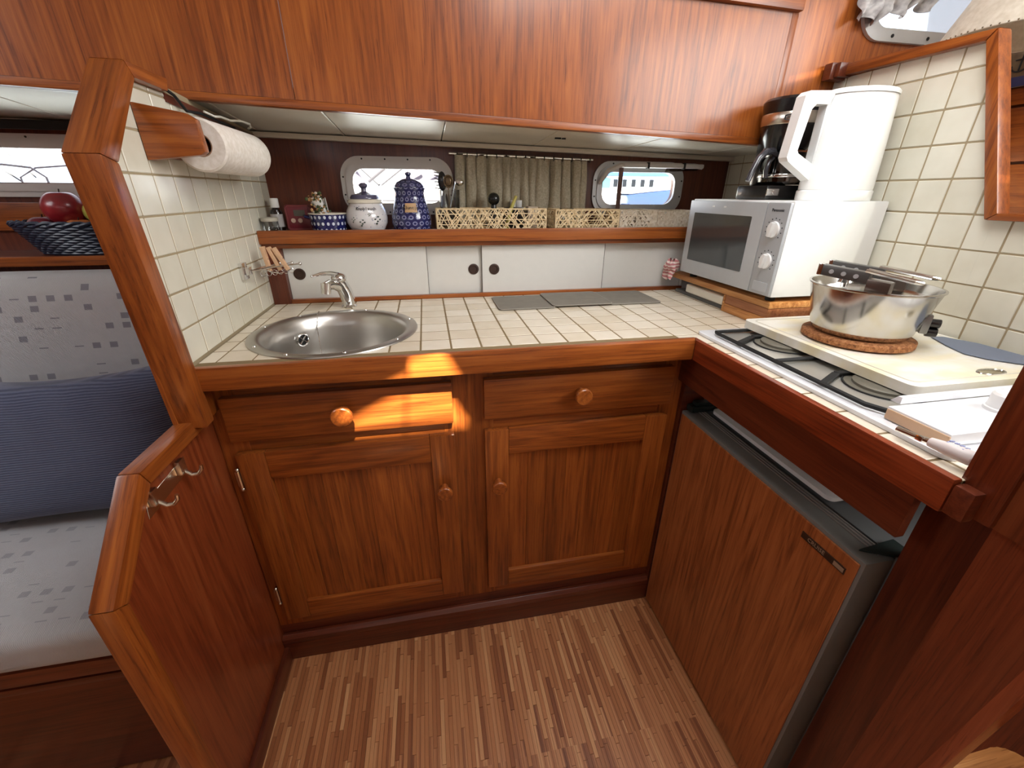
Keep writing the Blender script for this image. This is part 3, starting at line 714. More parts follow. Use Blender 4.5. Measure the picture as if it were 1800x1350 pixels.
# ------------------------------------------------------------------ cupboard with sliding doors and the shelf above it
cup = thing('sliding_cupboard', 'low wall cupboard with four white sliding doors behind the sink', 'cupboard', (.2, .5, .9))
for x0, x1, y, px in ((-.407, -.004, .4935, -.374), (-.012, .1665, .5035, .1385), (.1645, .5705, .4935, .203), (.560, .864, .5035, None)):
    b = MB(); b.box(x0, x1, y, y+.004, .909, 1.060, .0006, 1); d = b.build('sliding_door', M_lam, cup)
    if y < .5:
        b = MB(); b.box(x1-.0012, x1+.0004, y-.0004, y+.006, .909, 1.060); b.box(x0-.0004, x0+.0008, y-.0004, y+.006, .909, 1.060); b.build('seam_shade_strip', plain('seam_shade', srgb(96, 90, 84), .6), d)  # dark strips standing in for the shadow line where the doors overlap
    if px is not None:
        b = MB(); t = MB(); t.lathe([(.0165, 0), (.0165, .002), (.0145, .003), (.0105, .0026), (.0095, .0005), (.0, .0005)], (0, 0), 28)
        for v in t.bm.verts: v.co = Vector((px+v.co.x, y-v.co.z, .983+v.co.y))
        bmesh.ops.recalc_face_normals(t.bm, faces=t.bm.faces); t.build('finger_pull', M_brownplug, d)
b = MB(); b.box(-.4540, -.4075, .474, .505, .900, 1.0565, .001); b.build('jamb', mahog['z'], cup)
b = MB(); b.box(.865, 1.065, .49, .505, .9005, 1.0565, .001); b.build('jamb', plain('grey_white_side', srgb(176, 172, 166), .5), cup)
b = MB(); b.box(-.4075, .862, .4785, .4930, .900, .9115, .0015); b.box(-.4075, .862, .509, .512, .900, .9115); b.build('track', teak['x'], cup)
b = MB(); b.box(-.4540, 1.065, .476, .508, 1.0570, 1.0685, .0015); b.build('top_rail', teak['x'], cup)
b = MB(); b.box(-.4540, 1.065, .53, .536, .90, 1.06); b.build('back', M_blackm, cup)
sh = thing('shelf', 'teak shelf with a fiddle edge, under the windows behind the sink', 'shelf', (.3, .55, 1.07))
b = MB(); b.box(-.4540, XR-.002, .478, YB-.001, 1.0695, 1.0985); b.build('board', mahog['x'], sh)
b = MB(); b.box(-.4540, XR-.002, .4635, .4775, 1.0700, 1.1055, .003); b.build('fascia', teak['x'], sh)
ZS = 1.0988

# ================================================================== SINK AND TAP
sk = thing('sink', 'round stainless steel sink let into the tiles', 'sink', (*SC, .78))
b = MB(); b.lathe([(.0, .772), (.10, .772), (.135, .777), (.143, .793), (.147, .815), (.1495, .868), (.154, .885), (.162, .899), (.168, .9035), (.173, .9045), (.184, .9045), (.189, .903), (.190, .9005), (.186, .9005), (.1655, .8992), (.155, .8835), (.1508, .868), (.1485, .80), (.14, .775), (.0, .768)], SC, 64, cap=False); b.build('bowl', M_steel, sk)
b = MB()
for a in (20, 75, 130, 165, 215, 248, 285, 325):
    r = math.radians(a); b.cyl((SC[0]+.179*math.cos(r), SC[1]+.179*math.sin(r), .9044), (SC[0]+.179*math.cos(r), SC[1]+.179*math.sin(r), .9062), .0042, .003, 10)
b.build('rim_screws', M_chrome, sk)
oa = math.radians(138); od = Vector((math.cos(oa), math.sin(oa), 0)); oc = Vector((*SC, .852))+od*.1475
def disc(bm, c, n, r0, r1, h): bm.cyl(Vector(c), Vector(c)-Vector(n)*h, r0, r1, 28)
b = MB(); t = Vector((-od.y, od.x, 0))
ring = [oc-od*.003+t*.0155*math.cos(2*pi*k/28)+Vector((0, 0, 1))*.0155*math.sin(2*pi*k/28) for k in range(28)]
b.tube(ring, .0026, 8, True)
for a in (45, 135): r = math.radians(a); u = t*math.cos(r)+Vector((0, 0, 1))*math.sin(r); b.tube([oc-od*.003-u*.014, oc-od*.003+u*.014], .0022, 6)
ov = b.build('overflow', M_chrome, sk)
b = MB(); disc(b, oc+od*.001, od, .0145, .0145, .002); b.build('overflow_hole', M_blackm, ov)
b = MB()
pts = [(SC[0]-.075, SC[1]+.168, .9065), (SC[0]-.075, SC[1]+.150, .905), (SC[0]-.075, SC[1]+.122, .870), (SC[0]-.06, SC[1]+.06, .815), (SC[0]-.045, SC[1]-.02, .785), (SC[0]-.05, SC[1]-.09, .7755)]
fine = [Vector(pts[i]).lerp(Vector(pts[i+1]), k/8) for i in range(len(pts)-1) for k in range(8)]
b.tube(fine, .0012, 6)
for k in range(0, len(fine), 2): b.ball(fine[k], .0019, sub=1)
b.build('plug_chain', M_chrome, sk)
b = MB(); b.lathe([(0, .7725), (.026, .7725), (.024, .776), (.008, .778), (0, .778)], (SC[0], SC[1]), 24); b.build('drain', M_chrome, sk)
tp = thing('mixer_tap', 'chrome lever mixer tap behind the round sink', 'tap', (-.235, .412, .9))
b = MB(); b.lathe([(.021, .9), (.0215, .904), (.018, .908), (.017, .93)], (-.235, .412), 24); b.tube([(-.235, .412, .92), (-.239, .409, .945), (-.246, .403, .968), (-.254, .396, .984)], [.019, .0195, .0185, .016], 18); b.build('body', M_chrome, tp)
b = MB(); b.tube([(-.244, .405, .955), (-.258, .390, .968), (-.270, .373, .973), (-.278, .362, .970)], [.0145, .014, .0135, .012], 14); b.cyl((-.2765, .364, .978), (-.280, .360, .950), .0135, .0125, 18); b.build('spout', M_chrome, tp)
b = MB(); b.ball((-.249, .399, .985), .019, 1.1, 1.1, .75); b.tube([(-.250, .398, .993), (-.266, .383, 1.001), (-.284, .365, 1.003), (-.304, .347, 1.000)], [.0085, .006, .0045, .0028], 10); b.ball((-.305, .346, 1.000), .0035, sub=2); b.build('lever', M_chrome, tp)

# three mats along the back
for x0, x1, y0, y1, z, lb in ((.186, .352, .290, .452, .9010, 'grey square mat on the worktop, nearest to the sink'), (.345, .530, .295, .462, .9042, 'grey mat lapping over its neighbours, middle of three on worktop'), (.522, .688, .297, .466, .9010, 'grey mat at the back of worktop, nearest to the microwave')):
    b = MB(); b.prism(rrect(x0, x1, y0, y1, .012), 'z', z, z+.003, .0008, 1)
    mo = b.build('place_mat', M_mat); b = MB(); b.tube([(px_, py_, z+.0026) for px_, py_ in rrect(x0+.001, x1-.001, y0+.001, y1-.001, .012)], .0013, 6, True); b.build('border', M_matb, mo)
    tag(mo, lb, 'mat', 'grey mats at the back of the worktop')

# ================================================================== FRIDGE
fr = thing('fridge', 'small fridge with wood veneer door and grey frame under the hob', 'fridge', (.83, -.25, 0))
b = MB(); b.box(.680, 1.05, -.495, -.002, .012, .690, .006); b.build('body', M_greyd, fr)
b = MB(); b.box(.6155, .670, -.5015, .0015, .004, .695, .004); dr = b.build('door', M_greyp, fr)
b = MB(); b.box(.6125, .6160, -.4955, -.004, .010, .688, .001, 1); b.build('veneer_panel', veneer, dr)
b = MB(); b.box(.670, .680, -.490, -.008, .02, .682); b.build('gasket', M_blackm, fr)
b = MB()
for xx in (.650, .657, .664): b.box(xx, xx+.0022, -.49, -.006, .695, .6968)
b.build('ribs', plain('rib_grey', srgb(132, 124, 120), .5), dr)
b = MB(); b.box(.6110, .6126, -.482, -.398, .6525, .6655, .0003, 1); bg = b.build('badge', M_badge, dr)
text('CRUISE', (.6108, -.428, .659), (pi/2, 0, -pi/2), .0105, M_badget, bg)
b = MB(); b.box(.6106, .6111, -.480, -.462, .655, .663); b.build('badge_flag', M_badget, bg)
b = MB(); b.box(.628, .700, -.022, .004, .697, .712, .003); b.box(.64, .69, -.018, .001, .712, .722, .003); b.build('hinge', M_dkgreen, fr)
b = MB(); b.prism([(.626, -.478), (.700, -.470), (.700, -.500), (.668, -.499)], 'z', .6972, .701, .001); b.build('hinge', M_dkgreen, fr)
b = MB(); b.prism(rrect(.678, .93, -.375, -.026, .014), 'z', .6975, .7065, .002); tag(b.build('tray', M_white), 'thin white tray lying on top of the fridge', 'tray')

# ================================================================== HOB
hb = thing('gas_hob', 'white gas hob with black pan supports under the cutting board', 'hob', (.8, -.27, .9))
b = MB(); b.prism(rrect(.615, 1.035, -.530, .006, .014), 'z', .9003, .9075, .003); b.build('frame', M_enamel, hb)
b = MB(); b.prism(rrect(.640, 1.02, -.42, -.03, .03), 'z', .9086, .9092); b.build('basin', plain('hob_steel', (.62, .6, .55), .3, .7), hb)
b = MB()
r = .0042; zz = .9145
b.tube([(1.0, -.030, zz), (.637, -.034, zz), (.6335, -.05, zz), (.6335, -.40, zz), (.645, -.425, zz), (1.0, -.428, zz)], r, 6)
for y in (-.218,): b.tube([(.634, y, zz), (1.0, y, zz)], r, 6)
for y, dy in ((-.115, .05), (-.325, .045)):
    b.box(.634, .70, y-.006, y+.006, .9115, .9175, .001, 1, Matrix.Rotation(.5, 3, 'Z'), (.634, y, .914)); b.box(.695, .74, y+.028, y+.040, .9115, .9175, .001, 1)
b.build('pan_support', M_blackm, hb)
for y in (-.118, -.336):
    c = (.735, y-.01); b = MB(); b.lathe([(.056, .9092), (.056, .911), (.045, .9115), (.045, .9155), (.042, .917), (0, .917)], c, 32); bu = b.build('burner', plain('burner_grey', srgb(120, 116, 104), .45, .4), hb)
    b = MB(); b.tube([(c[0]+.058*math.cos(2*pi*k/32), c[1]+.058*math.sin(2*pi*k/32), .9105) for k in range(32)], .0014, 6, True); b.build('burner_ring', M_blackm, bu)
b = MB(); b.box(.634, 1.02, -.512, -.430, .9090, .927, .004); b.prism([(-.430, .927), (-.430, .938), (-.424, .938), (-.415, .927)], 'x', .655, 1.02, .001); b.build('control_cover', M_enamel, hb)
for x in (.778, .90): b = MB(); b.lathe([(.0185, .9272), (.0185, .931), (.0165, .932), (.0155, .950), (.013, .953), (0, .953)], (x, -.470), 24); b.build('knob', M_white, hb)
b = MB(); b.box(.632, .6345, -.512, -.432, .909, .924, .001); b.build('cover_edge', plain('aged_edge', srgb(206, 172, 140), .5), hb)

cb = thing('cutting_board', 'large worn white cutting board lying over the hob', 'cutting board', (.9, -.2, .918))
b = MB(); BX0, BX1, BY0, BY1, BZ0, BZ1 = .716, 1.052, -.402, -.015, .9190, .9370
hp = [(.905+.026*math.cos(2*pi*k/24), -.374+.011*math.sin(2*pi*k/24)) for k in range(24)]
b.plate(rrect(BX0, BX1, BY0, BY1, .016), [hp], 'z', BZ0, BZ1-.001)
bd = b.build('board', M_board, cb)
b = MB(); b.tube([(x, y, BZ1-.0012) for x, y in rrect(BX0+.016, BX1-.016, BY0+.016, BY1-.016, .012)], .0016, 6, True); b.build('groove', plain('groove_shade', srgb(206, 200, 184), .5), bd)
b = MB(); b.tube([(x, y, BZ1-.0008) for x, y in hp], .0016, 6, True); b.build('hand_hole_rim', M_chrome, bd)
b = MB(); b.prism([(1.005, -.205), (1.028, -.215), (1.049, -.26), (1.049, -.37), (1.02, -.385), (.965, -.330), (.955, -.30), (.975, -.255)], 'z', BZ1+.0002, BZ1+.0022, .0006, 1)
tag(b.build('scraper', M_bluemat), 'slate blue leaf-shaped flexible mat lying on the white cutting board', 'kitchen mat')
PC = (.838, -.188)
b = MB(); b.lathe([(0, BZ1+.0003), (.086, BZ1+.0003), (.0935, BZ1+.003), (.0935, BZ1+.012), (.088, BZ1+.015), (0, BZ1+.015)], PC, 40); tag(b.build('trivet', M_cork), 'round scorched cork trivet under the steel pot', 'trivet')
pz = BZ1+.0155
pt = thing('cooking_pot', 'flared stainless steel pot without handles on the cork trivet', 'pot', (*PC, pz))
b = MB(); b.lathe([(0, pz), (.072, pz), (.079, pz+.004), (.083, pz+.012), (.1015, pz+.090), (.1045, pz+.0925), (.1045, pz+.0945), (.1005, pz+.0945), (.081, pz+.014), (.076, pz+.006), (0, pz+.005)], PC, 64, cap=False); b.build('body', M_pot, pt)
b = MB(); a = math.radians(-42); u = Vector((math.cos(a), math.sin(a), 0)); p = Vector((*PC, pz+.028))+u*.093
b.box(p.x-.006, p.x+.006, p.y-.014, p.y+.014, p.z-.014, p.z+.022, .003, 2, Matrix.Rotation(a, 3, 'Z')); bk = b.build('handle_bracket', plain('dark_steel', (.25, .25, .25), .35, 1), pt)
b = MB()
for dz in (0, .017): b.cyl((p+u*.006)+Vector((0, 0, dz-.012)), (p+u*.022)+Vector((0, 0, dz-.012)), .0085, .0085, 14, .002)
b.build('rivet', M_black, bk)
# smaller pans nested inside and their detachable handles
zi = pz+.0065
b = MB(); b.lathe([(0, zi), (.066, zi), (.072, zi+.005), (.0835, zi+.064), (.086, zi+.0655), (.082, zi+.0665), (.069, zi+.008), (0, zi+.005)], PC, 48, cap=False); tag(b.build('nested_pan', M_pot), 'smaller steel pan nested inside the flared pot', 'pan')
b = MB(); b.lathe([(0, zi+.0685), (.05, zi+.0690), (.079, zi+.072), (.0805, zi+.074), (.05, zi+.077), (0, zi+.079)], (PC[0]+.003, PC[1]), 48); o = tag(b.build('pan_lid', M_pot), 'shiny steel lid lying in the flared pot', 'lid')
b = MB(); b.lathe([(0, zi+.079), (.006, zi+.079), (.006, zi+.086), (.014, zi+.088), (.012, zi+.094), (0, zi+.095)], (PC[0]-.035, PC[1]+.03), 20); b.build('knob', M_chrome, o)
zr = pz+.0955
def pan_handle(p0, p1, lb, zoff):
    h = thing('detachable_handle', lb, 'pan handle', (*p0[:2], zr), 'detachable pan handles')
    p0, p1 = Vector(p0), Vector(p1); d = (p1-p0); L = d.length; d.normalize(); w = Vector((-d.y, d.x, 0)).normalized(); up = Vector((0, 0, 1))
    def bar(a, c, hw, hh, z0, mat, nm, bev=.003):
        A, B = p0+d*a, p0+d*c; b = MB()
        pts = [A-w*hw+up*z0, B-w*hw+up*z0, B+w*hw+up*z0, A+w*hw+up*z0]; pts += [q+up*hh for q in pts]; b.hexa(pts, bev); return b.build(nm, mat, h)
    g = bar(0, L*.56, .0095, .020, .0, plain('grey_handle', srgb(92, 90, 88), .35, .5), 'grip', .004)
    bar(-.004, .004, .0105, .0205, 0, M_chrome, 'end_cap', .002)
    bar(L*.55, L*.80, .013, .022, -.012, plain('brown_steel', srgb(120, 108, 100), .3, .9), 'clamp', .003)
    b = MB(); A, B = p0+d*L*.5+up*.022, p0+d*L+up*.018
    b.tube([A-w*.006, B-w*.008, B+d*.008, B+w*.008, A+w*.006], .0035, 8); b.build('lever', M_chrome, h)
    b = MB()
    for k in (.14, .28, .42): q = p0+d*L*k-w*.0095+up*.010; b.cyl(q, q-w*.0014, .004, n=12)
    b.build('rivets', M_alu, h)
pan_handle((.738, -.160, zr+.016), (.800, -.285, zr+.004), 'grey riveted pan handle lying across the near side of the pot', 0)
pan_handle((.826, -.098, zr+.012), (.905, -.235, zr-.001), 'dark pan handle half hidden behind the riveted one on the pot', 0)

# lighter in front of the hob
lt = thing('gas_lighter', 'white printed gas lighter lying on the tiles in front of the hob', 'lighter', (.61, -.53, .91))
b = MB(); b.tube([(.6095, -.508, .9175), (.611, -.528, .919), (.616, -.547, .9185), (.625, -.555, .917)], [.006, .0085, .0095, .0085], 14); bd = b.build('body', plain('lighter_white', srgb(218, 208, 206), .4), lt)
b = MB(); b.tube([(.607, -.470, .915), (.6085, -.492, .916), (.6095, -.508, .9175)], [.0042, .0038, .0045], 10); b.build('nozzle', M_chrome, lt)
b = MB(); b.box(.604, .608, -.502, -.494, .914, .921, .001); b.build('trigger', M_chrome, lt)
b = MB()
for k in range(4):
    for j in range(3): b.box(.610+j*.0042, .6132+j*.0042, -.524-k*.0055, -.5225-k*.0055, .9266-abs(j-1)*.0012, .9283-abs(j-1)*.0012)
b.build('print', plain('print_blue', srgb(150, 158, 196), .5), bd)

# ================================================================== MICROWAVE ON ITS STAND
st = thing('wooden_stand', 'striped acacia wood stand raising the microwave above the worktop', 'stand', (.93, .23, .9))
b = MB(); b.box(.811, 1.058, .0205, .478, .9465, .9625, .003); b.build('top', bamboo['y'], st)
b = MB(); b.box(.811, 1.058, .0205, .182, .9006, .9235, .0015); b.build('block', bamboo['y'], st)
b = MB(); b.box(.8125, 1.056, .0215, .182, .9240, .9460, .001); b.build('block', wood('acacia_dark', srgb(110, 58, 28), srgb(150, 92, 54), srgb(180, 120, 76), 'y', .45), st)
b = MB(); b.box(.811, 1.058, .182, .190, .9006, .9460, .001); b.build('upright', bamboo['y'], st)
b = MB(); b.box(1.04, 1.058, .19, .478, .9006, .946, .001); b.build('back', bamboo['y'], st)
b = MB(); b.box(.816, 1.03, .195, .385, .9125, .9385, .008, 3); tag(b.build('storage_box', M_offw), 'flat cream box pushed into the slot of the wooden stand', 'box')
b = MB(); b.box(.822, 1.02, .20, .45, .9006, .911, .003); tag(b.build('baking_tray', M_greyd), 'dark grey tray under the cream box in the stand', 'tray')
mwv = thing('microwave', 'white microwave with silver front and two dials on the wooden stand', 'microwave', (.93, .21, .963))
MZ0, MZ1 = .975, 1.190
b = MB(); b.box(.806, 1.058, .018, .404, MZ0, MZ1, .004); b.build('case', M_white, mwv)
b = MB()
for x in (.83, 1.03):
    for y in (.045, .375): b.cyl((x, y, .9632), (x, y, MZ0+.001), .011, .012, 16)
b.build('foot', M_blackm, mwv)
b = MB(); b.box(.797, .8055, .0885, .404, MZ0+.003, MZ1-.004, .003); dd = b.build('door', M_silver, mwv)
b = MB(); b.prism(rrect(.131, .375, 1.018, 1.153, .003), 'x', .7962, .7972); b.build('window', M_ovenwin, dd)
b = MB()
for y in (.235, .285): b.box(.7960, .7968, y, y+.01, 1.170, 1.174)
b.build('latch_mark', M_white, dd)
b = MB(); b.box(.797, .8055, .0185, .0870, MZ0+.003, MZ1-.004, .003); cp = b.build('control_panel', M_silver2, mwv)
for z in (1.128, 1.057):
    b = MB(); b.cyl((.7968, .051, z), (.7925, .051, z), .0185, .0175, 28); dl = b.build('dial', M_white, cp)
    b = MB(); b.box(.784, .793, .047, .055, z-.016, z+.016, .002, 2, Matrix.Rotation(.2, 3, 'X')); b.build('grip', M_white, dl)
    b = MB()
    for k in range(11):
        a = math.radians(-130+26*k); b.box(.7964, .7969, .051+.0245*math.sin(a)-.0012, .051+.0245*math.sin(a)+.0012, z+.0245*math.cos(a)-.0012, z+.0245*math.cos(a)+.0012)
    b.build('scale_marks', M_ink, cp)
text('Panasonic', (.7965, .051, 1.170), (pi/2, 0, -pi/2), .0095, M_ink, cp)
b = MB(); b.prism(rrect(.026, .075, .985, 1.008, .003), 'x', .7952, .7972, .0008, 1); b.build('open_button', M_silver, cp)
b = MB(); b.cyl((1.058, .03, 1.17), (1.064, .024, 1.17), .006, n=10); b.build('rear_spacer', M_blackm, mwv)

# tea towel bunched beside the microwave
def towel(u, v):
    a = u*2*pi; rr = .026*(1+.22*math.sin(3*a+4*v)+.12*math.sin(7*a))*(math.sin(pi*(.08+.84*v)))**.6
    return (.797+rr*.8*math.cos(a), .456+rr*math.sin(a)*.95, .964+.040*v+.006*math.sin(5*a))
b = MB(); b.grid(towel, 40, 14); bmesh.ops.remove_doubles(b.bm, verts=b.bm.verts, dist=1e-5)
t2 = lambda u, v: (.7925-.006*v+.004*math.sin(9*u+3*v), .430+.052*u+.004*v, .982-.040*v+.004*math.sin(8*u))
b.grid(t2, 16, 6); tag(b.build('tea_towel', M_towel), 'crumpled pink and white striped tea towel on the far end of the wooden stand', 'towel')

# ------------------------------------------------------------------ kettle
kt = thing('kettle', 'tall white plastic jug kettle standing on the microwave', 'kettle', (.94, .085, MZ1))
kc = (.961, .079); KZ = MZ1+.0005
b = MB(); b.lathe([(0, KZ), (.088, KZ), (.089, KZ+.004), (.089, KZ+.020), (.087, KZ+.022)], kc, 48, 1, .68); b.build('base', M_white, kt)
b = MB(); b.lathe([(.086, KZ+.0225), (.0865, KZ+.03), (.083, KZ+.12), (.0775, KZ+.205), (.076, KZ+.209), (0, KZ+.209)], kc, 48, 1, .68, cap=False); bo = b.build('body', M_white, kt)
b = MB(); b.lathe([(.0785, KZ+.2095), (.0785, KZ+.215), (.074, KZ+.219), (0, KZ+.221)], kc, 48, 1, .70); b.build('lid', M_white, kt)
b = MB(); b.hexa([(1.024, .068, KZ+.15), (1.033, .085, KZ+.15), (1.024, .102, KZ+.15), (1.01, .085, KZ+.15), (1.024, .060, KZ+.206), (1.055, .085, KZ+.212), (1.024, .110, KZ+.206), (1.005, .085, KZ+.206)], .003); b.build('spout', M_white, kt)
hx = [(.888, KZ+.216), (.822, KZ+.213), (.813, KZ+.204), (.803, KZ+.088), (.808, KZ+.080), (.884, KZ+.038)]
hi = [(.876, KZ+.190), (.845, KZ+.190), (.836, KZ+.180), (.826, KZ+.102), (.830, KZ+.096), (.876, KZ+.074)]
b = MB()
for i in range(len(hx)-1): b.prism([hx[i], hx[i+1], hi[i+1], hi[i]], 'y', .072, .098)
bmesh.ops.remove_doubles(b.bm, verts=b.bm.verts, dist=1e-5); b.build('handle', M_white, kt)
b = MB(); b.box(.8735, .882, .074, .096, KZ+.05, KZ+.2, .002); b.build('gauge_strip', plain('grey_strip', srgb(200, 202, 202), .4), bo)

# ------------------------------------------------------------------ coffee maker
cm = thing('coffee_maker', 'black drip coffee maker with silver band and glass jug behind the kettle', 'coffee maker', (.89, .2, MZ1))
cc = (.903, .198)
b = MB(); b.box(.836, .975, .150, .262, MZ1+.0005, MZ1+.034, .008); b.build('base', M_black, cm)
b = MB(); b.box(.8365, .871, .1490, .1505, MZ1+.010, MZ1+.026, .002); b.cyl((.859, .1491, MZ1+.018), (.859, .1465, MZ1+.018), .006, n=14); b.build('switch_plate', M_chrome, cm)
b = MB(); b.box(.87, .975, .235, .262, MZ1+.034, MZ1+.20, .008); b.build('column', M_black, cm)
b = MB(); b.lathe([(.045, MZ1+.112), (.050, MZ1+.118), (.062, MZ1+.150), (.066, MZ1+.165)], cc, 40, cap=True); b.build('filter_holder', M_black, cm)
b = MB(); b.lathe([(.0665, MZ1+.1655), (.0675, MZ1+.167), (.0685, MZ1+.188), (.0675, MZ1+.190)], cc, 40); bd = b.build('band', M_nickel, cm)
b = MB(); b.lathe([(.067, MZ1+.1905), (.069, MZ1+.20), (.071, MZ1+.216), (.066, MZ1+.222), (0, MZ1+.224)], cc, 40); b.build('lid', M_black, cm)
lp = [(cc[0]-.052+.0, cc[1]-.047, 0)]
b = MB(); pts = []
for k in range(24):
    a = 2*pi*k/24; uu = .0155*max(-1, min(1, 1.35*math.cos(a))); vv = .006*math.sin(a)
    th = math.radians(228)+uu/.0695; pts.append((cc[0]+.0695*math.cos(th), cc[1]+.0695*math.sin(th), MZ1+.1775+vv))
b.tube(pts, .001, 6, True); b.build('badge_ring', M_ink, bd)
th = math.radians(228)
text("De'Longhi", (cc[0]+.0700*math.cos(th), cc[1]+.0700*math.sin(th), MZ1+.1775), (pi/2, 0, th+pi/2), .0068, M_ink, bd)
jg = thing('glass_jug', 'smoky glass coffee jug with dark grey handle on the coffee maker', 'jug', (cc[0], cc[1]-.005, MZ1+.035))
b = MB(); b.lathe([(0, MZ1+.0352), (.044, MZ1+.0352), (.051, MZ1+.042), (.053, MZ1+.055), (.050, MZ1+.085), (.044, MZ1+.098), (.0435, MZ1+.104)], (cc[0], cc[1]-.006), 40, cap=False); b.build('body', M_smoke, jg)
b = MB(); b.lathe([(.0445, MZ1+.098), (.0455, MZ1+.100), (.0455, MZ1+.107), (0, MZ1+.109)], (cc[0], cc[1]-.006), 40); b.build('lid', M_black, jg)
b = MB(); b.lathe([(.0534, MZ1+.052), (.054, MZ1+.053), (.054, MZ1+.058), (.0534, MZ1+.059)], (cc[0], cc[1]-.006), 40, cap=False); b.build('band', M_chrome, jg)
b = MB()
pth = [(.862, .177, MZ1+.101), (.842, .168, MZ1+.109), (.817, .160, MZ1+.106), (.798, .155, MZ1+.090), (.785, .151, MZ1+.064), (.777, .149, MZ1+.042)]
b.tube(pth, [.006, .008, .0085, .0075, .0065, .006], 12); b.tube([(.857, .179, MZ1+.095), (.845, .175, MZ1+.086), (.841, .174, MZ1+.066), (.847, .177, MZ1+.052)], .0055, 10); b.build('handle', plain('dark_grey_handle', srgb(54, 54, 60), .25, coat=.5), jg)

# ================================================================== THINGS ON THE SHELF
b = MB(); b.lathe([(0, ZS+.0003), (.020, ZS+.0003), (.021, ZS+.003), (.021, ZS+.028), (.017, ZS+.030), (0, ZS+.030)], (-.429, .51), 28)
o = tag(b.build('small_jar', M_clear), 'little glass jar with pale lid, leftmost on the shelf by the tiles', 'jar')
b = MB(); b.lathe([(.0215, ZS+.0285), (.022, ZS+.030), (.022, ZS+.037), (.018, ZS+.039), (0, ZS+.039)], (-.429, .51), 28); b.build('lid', plain('pale_lid', srgb(186, 180, 164), .5), o)
b = MB(); b.lathe([(0, ZS+.0003), (.016, ZS+.0003), (.0165, ZS+.003), (.0165, ZS+.048), (.014, ZS+.056), (.0085, ZS+.060), (.0085, ZS+.064)], (-.424, .565), 28); o = tag(b.build('pill_bottle', M_bottle), 'small dark bottle with white cap and label beside the maroon timer', 'bottle')
b = MB(); b.lathe([(.0168, ZS+.010), (.0170, ZS+.011), (.0170, ZS+.044), (.0168, ZS+.045)], (-.424, .565), 28, cap=False); b.build('label', M_label, o)
b = MB(); b.lathe([(.011, ZS+.062), (.0115, ZS+.063), (.0115, ZS+.085), (.010, ZS+.087), (0, ZS+.087)], (-.424, .565), 24); b.build('cap', M_white, o)
tm = thing('kitchen_timer', 'square maroon kitchen timer with two pale buttons on the shelf', 'timer', (-.362, .56, ZS))
b = MB(); b.prism(rrect(-.396, -.326, ZS+.0005, ZS+.070, .007), 'y', .548, .566, .003); b.build('case', M_maroon2, tm)
b = MB(); b.prism(rrect(-.390, -.332, ZS+.007, ZS+.065, .004), 'y', .5462, .5485, .001); f = b.build('face', M_maroon, tm)
b = MB(); b.box(-.372, -.342, .5452, .5464, ZS+.040, ZS+.056); b.build('display', M_screen, f)
for x in (-.376, -.357): b = MB(); b.cyl((x, .5462, ZS+.028), (x, .5435, ZS+.028), .0062, n=20); b.cyl((x, .5436, ZS+.028), (x, .5430, ZS+.028), .0025, n=12); b.build('button', M_pink, f)
# blue bowl with dried flowers
bw = thing('dotted_bowl', 'cobalt bowl with white dots, handles and dried flowers on the shelf', 'bowl', (-.275, .52, ZS))
bc = (-.275, .522)
b = MB(); b.lathe([(.0405, ZS+.0003), (.0455, ZS+.002), (.0485, ZS+.020), (.0495, ZS+.040), (.0515, ZS+.046)], bc, 44); b.build('body', M_bowl, bw)
b = MB(); b.lathe([(.0515, ZS+.0462), (.0525, ZS+.048), (.0515, ZS+.0495), (.046, ZS+.047), (.042, ZS+.030), (0, ZS+.026)], bc, 44, cap=False); b.build('rim', M_cream, bw)
for s in (-1, 1): b = MB(); b.tube([(bc[0]+s*.047, bc[1]-.008, ZS+.036), (bc[0]+s*.061, bc[1]-.006, ZS+.040), (bc[0]+s*.064, bc[1], ZS+.041), (bc[0]+s*.061, bc[1]+.006, ZS+.040), (bc[0]+s*.047, bc[1]+.008, ZS+.036)], .0042, 10); b.build('handle', M_bowl, bw)
po = thing('dried_posy', 'dried flower posy in a white paper cone leaning in the blue dotted bowl', 'flowers', (bc[0]-.01, bc[1], ZS+.04))
ax0 = Vector((bc[0]+.004, bc[1]-.006, ZS+.030)); axd = Vector((-.42, .05, 1)).normalized()
b = MB(); q = axd.to_track_quat('Z', 'Y')
for k in range(20):
    a0, a1 = 2*pi*k/26+2.2, 2*pi*(k+1)/26+2.2
    P = lambda a, r, h: ax0+axd*h+q @ Vector((r*math.cos(a), r*math.sin(a), 0))
    b.hexa([P(a0, .004, 0), P(a1, .004, 0), P(a1, .003, 0), P(a0, .003, 0), P(a0, .022, .058), P(a1, .022, .058), P(a1, .021, .058), P(a0, .021, .058)])
b.build('paper_cone', M_white, po)
fr_ = [MB(), MB(), MB()]
for k in range(96):
    p = ax0+axd*random.uniform(.020, .074)+q @ Vector((random.uniform(-.016, .034), random.uniform(-.022, .014), 0))
    fr_[(0, 0, 1, 0, 1, 2)[k % 6]].ball(p, random.uniform(.0022, .0048), 1, random.uniform(.4, 1), random.uniform(.6, 1.6), 1)
for m_, mt, nm in zip(fr_, (M_leafg, M_leafb, M_petal), ('leaves', 'seed_heads', 'petals')): o = m_.build(nm, mt, po); o['kind'] = 'stuff'
